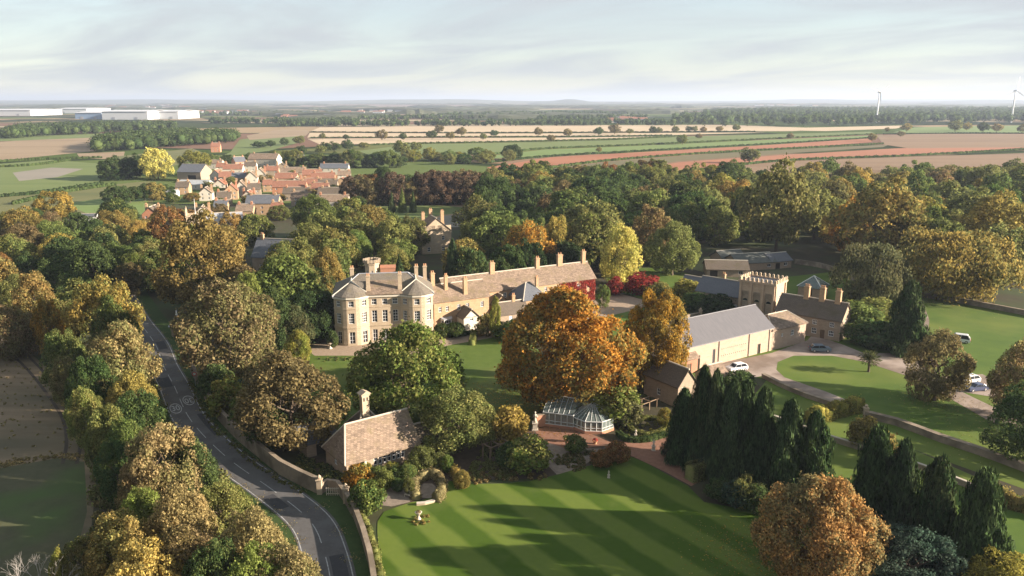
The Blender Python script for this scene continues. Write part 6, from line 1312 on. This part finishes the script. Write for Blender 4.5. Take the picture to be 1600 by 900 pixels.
# ---------------------------------------------------------------- cars
def car(label, px, py, rz, paint, L=4.6, Wd=1.85, H=1.65, suv=True):
    e = tag(empty('parked_car', P(px, py), rz), label, 'car', 'cars parked round the drive')
    b = MB(); hw = Wd/2
    prof = [(-L/2,0.45),(-L/2,0.85),(-L/2+0.15,0.98),(-L/2+1.1,1.0) if not suv else (-L/2+0.9,1.05),(L/2-0.35,1.0),(L/2-0.05,0.95),(L/2,0.5),(L/2-0.15,0.28),(-L/2+0.15,0.28)]
    n = len(prof); secs = []
    for y, s, zz in ((-hw,0.93,0.02),(-hw*0.97,0.985,0.0),(hw*0.97,0.985,0.0),(hw,0.93,0.02)): secs.append([(x*s, y, z*(1-zz)) for x, z in prof])
    vv = [q for s_ in secs for q in s_]; b.add(vv, [(k*n+i, k*n+(i+1)%n, (k+1)*n+(i+1)%n, (k+1)*n+i) for k in range(3) for i in range(n)]+[tuple(range(n))[::-1], tuple(range(3*n,4*n))])
    b.build('body', paint, e)
    x0, x1, x2, x3 = (-L/2+1.05, -L/2+1.75, L/2-0.75, L/2-0.15) if suv else (-L/2+1.2, -L/2+2.0, L/2-1.2, L/2-0.45)
    g = MB(); ti = hw*0.78; g.add([(x0,-hw*0.92,0.98),(x3,-hw*0.92,0.98),(x3,hw*0.92,0.98),(x0,hw*0.92,0.98),(x1,-ti,H-0.07),(x2,-ti,H-0.07),(x2,ti,H-0.07),(x1,ti,H-0.07)], [(0,1,5,4),(1,2,6,5),(2,3,7,6),(3,0,4,7),(4,5,6,7)]); g.build('windows', 'window_glass', e)
    r = MB(); r.add([(x1-0.06,-ti-0.04,H-0.08),(x2+0.06,-ti-0.04,H-0.08),(x2+0.06,ti+0.04,H-0.08),(x1-0.06,ti+0.04,H-0.08),(x1+0.1,-ti+0.1,H),(x2-0.1,-ti+0.1,H),(x2-0.1,ti-0.1,H),(x1+0.1,ti-0.1,H)], [(0,1,5,4),(1,2,6,5),(2,3,7,6),(3,0,4,7),(4,5,6,7),(3,2,1,0)])
    for (xa, xb) in ((x0,x1),((x1+x2)/2-0.05,(x1+x2)/2-0.05),(x3,x2)):
        for s_ in (-1, 1): r.tube((xa, s_*hw*0.925, 0.99), (xb, s_*(ti+0.01), H-0.06), 0.045, 0.045, 5)
    r.build('roof', paint, e)
    for x in (-L/2+0.85, L/2-0.85):
        for s_ in (-1, 1):
            t = MB(); t.tube((x, s_*(hw-0.2), 0.34), (x, s_*(hw+0.02), 0.34), 0.34, 0.34, 14); w = t.build('wheel', 'rubber', e); t = MB(); t.tube((x, s_*(hw+0.021), 0.34), (x, s_*(hw+0.035), 0.34), 0.22, 0.2, 10); t.build('rim', 'steel', w)
    for s_ in (-1, 1):
        t = MB(); t.box(-L/2*0.99-0.02,-L/2+0.1,s_*0.62-0.18,s_*0.62+0.18,0.68,0.84); t.build('headlight', 'steel', e); t = MB(); t.box(L/2*0.97,L/2+0.01,s_*0.7-0.1,s_*0.7+0.1,0.7,0.9); t.build('tail_light', 'sign_red', e)
car('white estate car parked in front of the long barn', 1151, 579, math.radians(24), 'car_white'); car('blue-grey estate car with dark boot by the cottages', 1281, 549, math.radians(176), 'car_blue')
car('white car in the parking bay behind the round brown tree', 1513, 598, math.radians(20), 'car_white'); car('dark navy car in front of the white car in the parking bay', 1524, 610, math.radians(14), 'car_navy', H=1.5, suv=False); car('white van-like car on the drive above the round brown tree', 1497, 534, math.radians(-30), 'car_white', 5.0, 1.95, 2.0)
# ---------------------------------------------------------------- far things: turbines, warehouses
def turbine(label, px, hub_y, d, blade, rot, base_z=0):
    x = (px-800)/F*(d*CP); e = empty('wind_turbine', (x, d, 0)); hub = CAMH+(HOR-hub_y)/F*d*1.03
    b = MB(); b.lathe([(1.9,0),(1.7,hub*0.4),(1.1,hub)], 12); b.build('tower', 'turbine_white', e)
    b = MB(); b.box(-1.8,1.8,-4.5,5.5,hub-1.6,hub+2.0); b.build('nacelle', 'turbine_white', e)
    b = MB(); b.lathe([(2.0,0),(1.9,1.5),(0.3,3.2)], 10); h = b.build('hub', 'turbine_white', e, loc=(0,-4.4,hub+0.2)); h.rotation_euler = (math.pi/2,0,0)
    for k in range(3):
        a = math.radians(rot+120*k); m = MB(); st = [(0.03,0.9,0.8),(0.2,2.2,0.5),(0.6,1.5,0.4),(1.0,0.5,0.15)]; v = []
        for t, c, th in st: v += [(-c*0.4,-th,blade*t),(c,-th*0.2,blade*t),(-c*0.4,th,blade*t)]
        m.add(v, [(i*3+j, i*3+(j+1)%3, (i+1)*3+(j+1)%3, (i+1)*3+j) for i in range(3) for j in range(3)]+[(9,10,11)]); q = m.build('blade', 'turbine_white', e, loc=(0,-6.0,hub+0.2)); q.rotation_euler = (0,a,0)
    tag(e, label, 'wind turbine', 'wind turbines on the skyline')
turbine('white wind turbine with two blades up, left of the pair', 1373, 145, 2000, 26, 52); turbine('taller white wind turbine at the right edge of the skyline', 1585, 143, 2000, 34, 4)
def warehouse(label, x0, x1, yb, yt, D, m='white_sheet'):
    a, b = P(x0, yb), P(x1, yb); L = b.x-a.x; h = zat(a, yt); e = tag(empty('warehouse', a), label, 'warehouse', 'white warehouses on the left skyline'); w = MB(); w.box(0,L,0,D,0,h-1); w.build('wall', m, e)
    r = MB(); r.slab([(-2,-2,h-1),(L+2,-2,h-1),(L+2,D/2,h+2.5),(-2,D/2,h+2.5)], 0.8); r.slab([(L+2,D+2,h-1),(-2,D+2,h-1),(-2,D/2,h+2.5),(L+2,D/2,h+2.5)], 0.8); r.build('roof', 'white_sheet', e)
    n = max(2, int(L/60)); 
    for i in range(n): q = MB(); x = L*(i+0.5)/n; q.box(x-4,x+4,-0.6,-0.1,0,7); q.build('dock_door', 'lead', e)
surf('blue_sheet', (0.16,0.24,0.36), (0.20,0.28,0.40), 0.05)
warehouse('long bright white warehouse on the left skyline', 160, 231, 187, 173.5, 160); warehouse('white warehouse just right of the longest one', 234, 279, 186, 173.5, 160); warehouse('white warehouse at the left edge of the skyline', -30, 48, 181, 171.5, 200); warehouse('low grey-white warehouse behind the long bright one', 88, 136, 177, 169.5, 200); warehouse('blue-sided warehouse left of the longest one', 118, 159, 186, 175.5, 120, 'blue_sheet')
def town():
    g = random.Random(5); w = MB(); r = MB()
    for _ in range(150):
        c = g.choice([(160,290,164,169),(290,420,172,180),(440,560,176,186),(960,1000,188,193),(1180,1290,163,166),(560,640,172,177)])
        p = P(g.uniform(c[0],c[1]), g.uniform(c[2],c[3])); s = g.uniform(8,22)*(1.6 if c[3] < 172 else 1); h = g.uniform(5,8); w.m = g.choice([0,0,1]); w.box(p.x-s,p.x+s,p.y-6,p.y+6,0,h); 
        w.m = g.choice([2,3]); w.add([(p.x-s-0.5,p.y-7,h),(p.x+s+0.5,p.y-7,h),(p.x+s+0.5,p.y+7,h),(p.x-s-0.5,p.y+7,h),(p.x-s,p.y,h+4),(p.x+s,p.y,h+4)], [(0,1,5,4),(2,3,4,5),(0,4,3),(1,2,5)])
    tag(w.build('distant_town', ['white_sheet','cream_render','blue_slates','pantiles']), 'scattered roofs and sheds of far-off settlements', None, None, 'stuff')
town()
# ---------------------------------------------------------------- the air
def haze():
    b = MB(); b.box(-41000, 41000, -3500, 43000, -2, 175); me = b.mesh('haze', []); m = bpy.data.materials.new('haze_air'); m.use_nodes = True; nt = m.node_tree; nt.nodes.clear()
    o = nt.nodes.new('ShaderNodeOutputMaterial'); v = nt.nodes.new('ShaderNodeVolumePrincipled'); v.inputs['Color'].default_value = (0.56,0.65,0.80,1); v.inputs['Density'].default_value = HAZE; v.inputs['Anisotropy'].default_value = 0.15
    nt.links.new(v.outputs[0], o.inputs['Volume']); me.materials.clear(); me.materials.append(m); MATS['haze_air'] = m; tag(obj('haze', me), 'pale autumn haze over the countryside', None, None, 'stuff')
HAZE = 9e-5
haze()
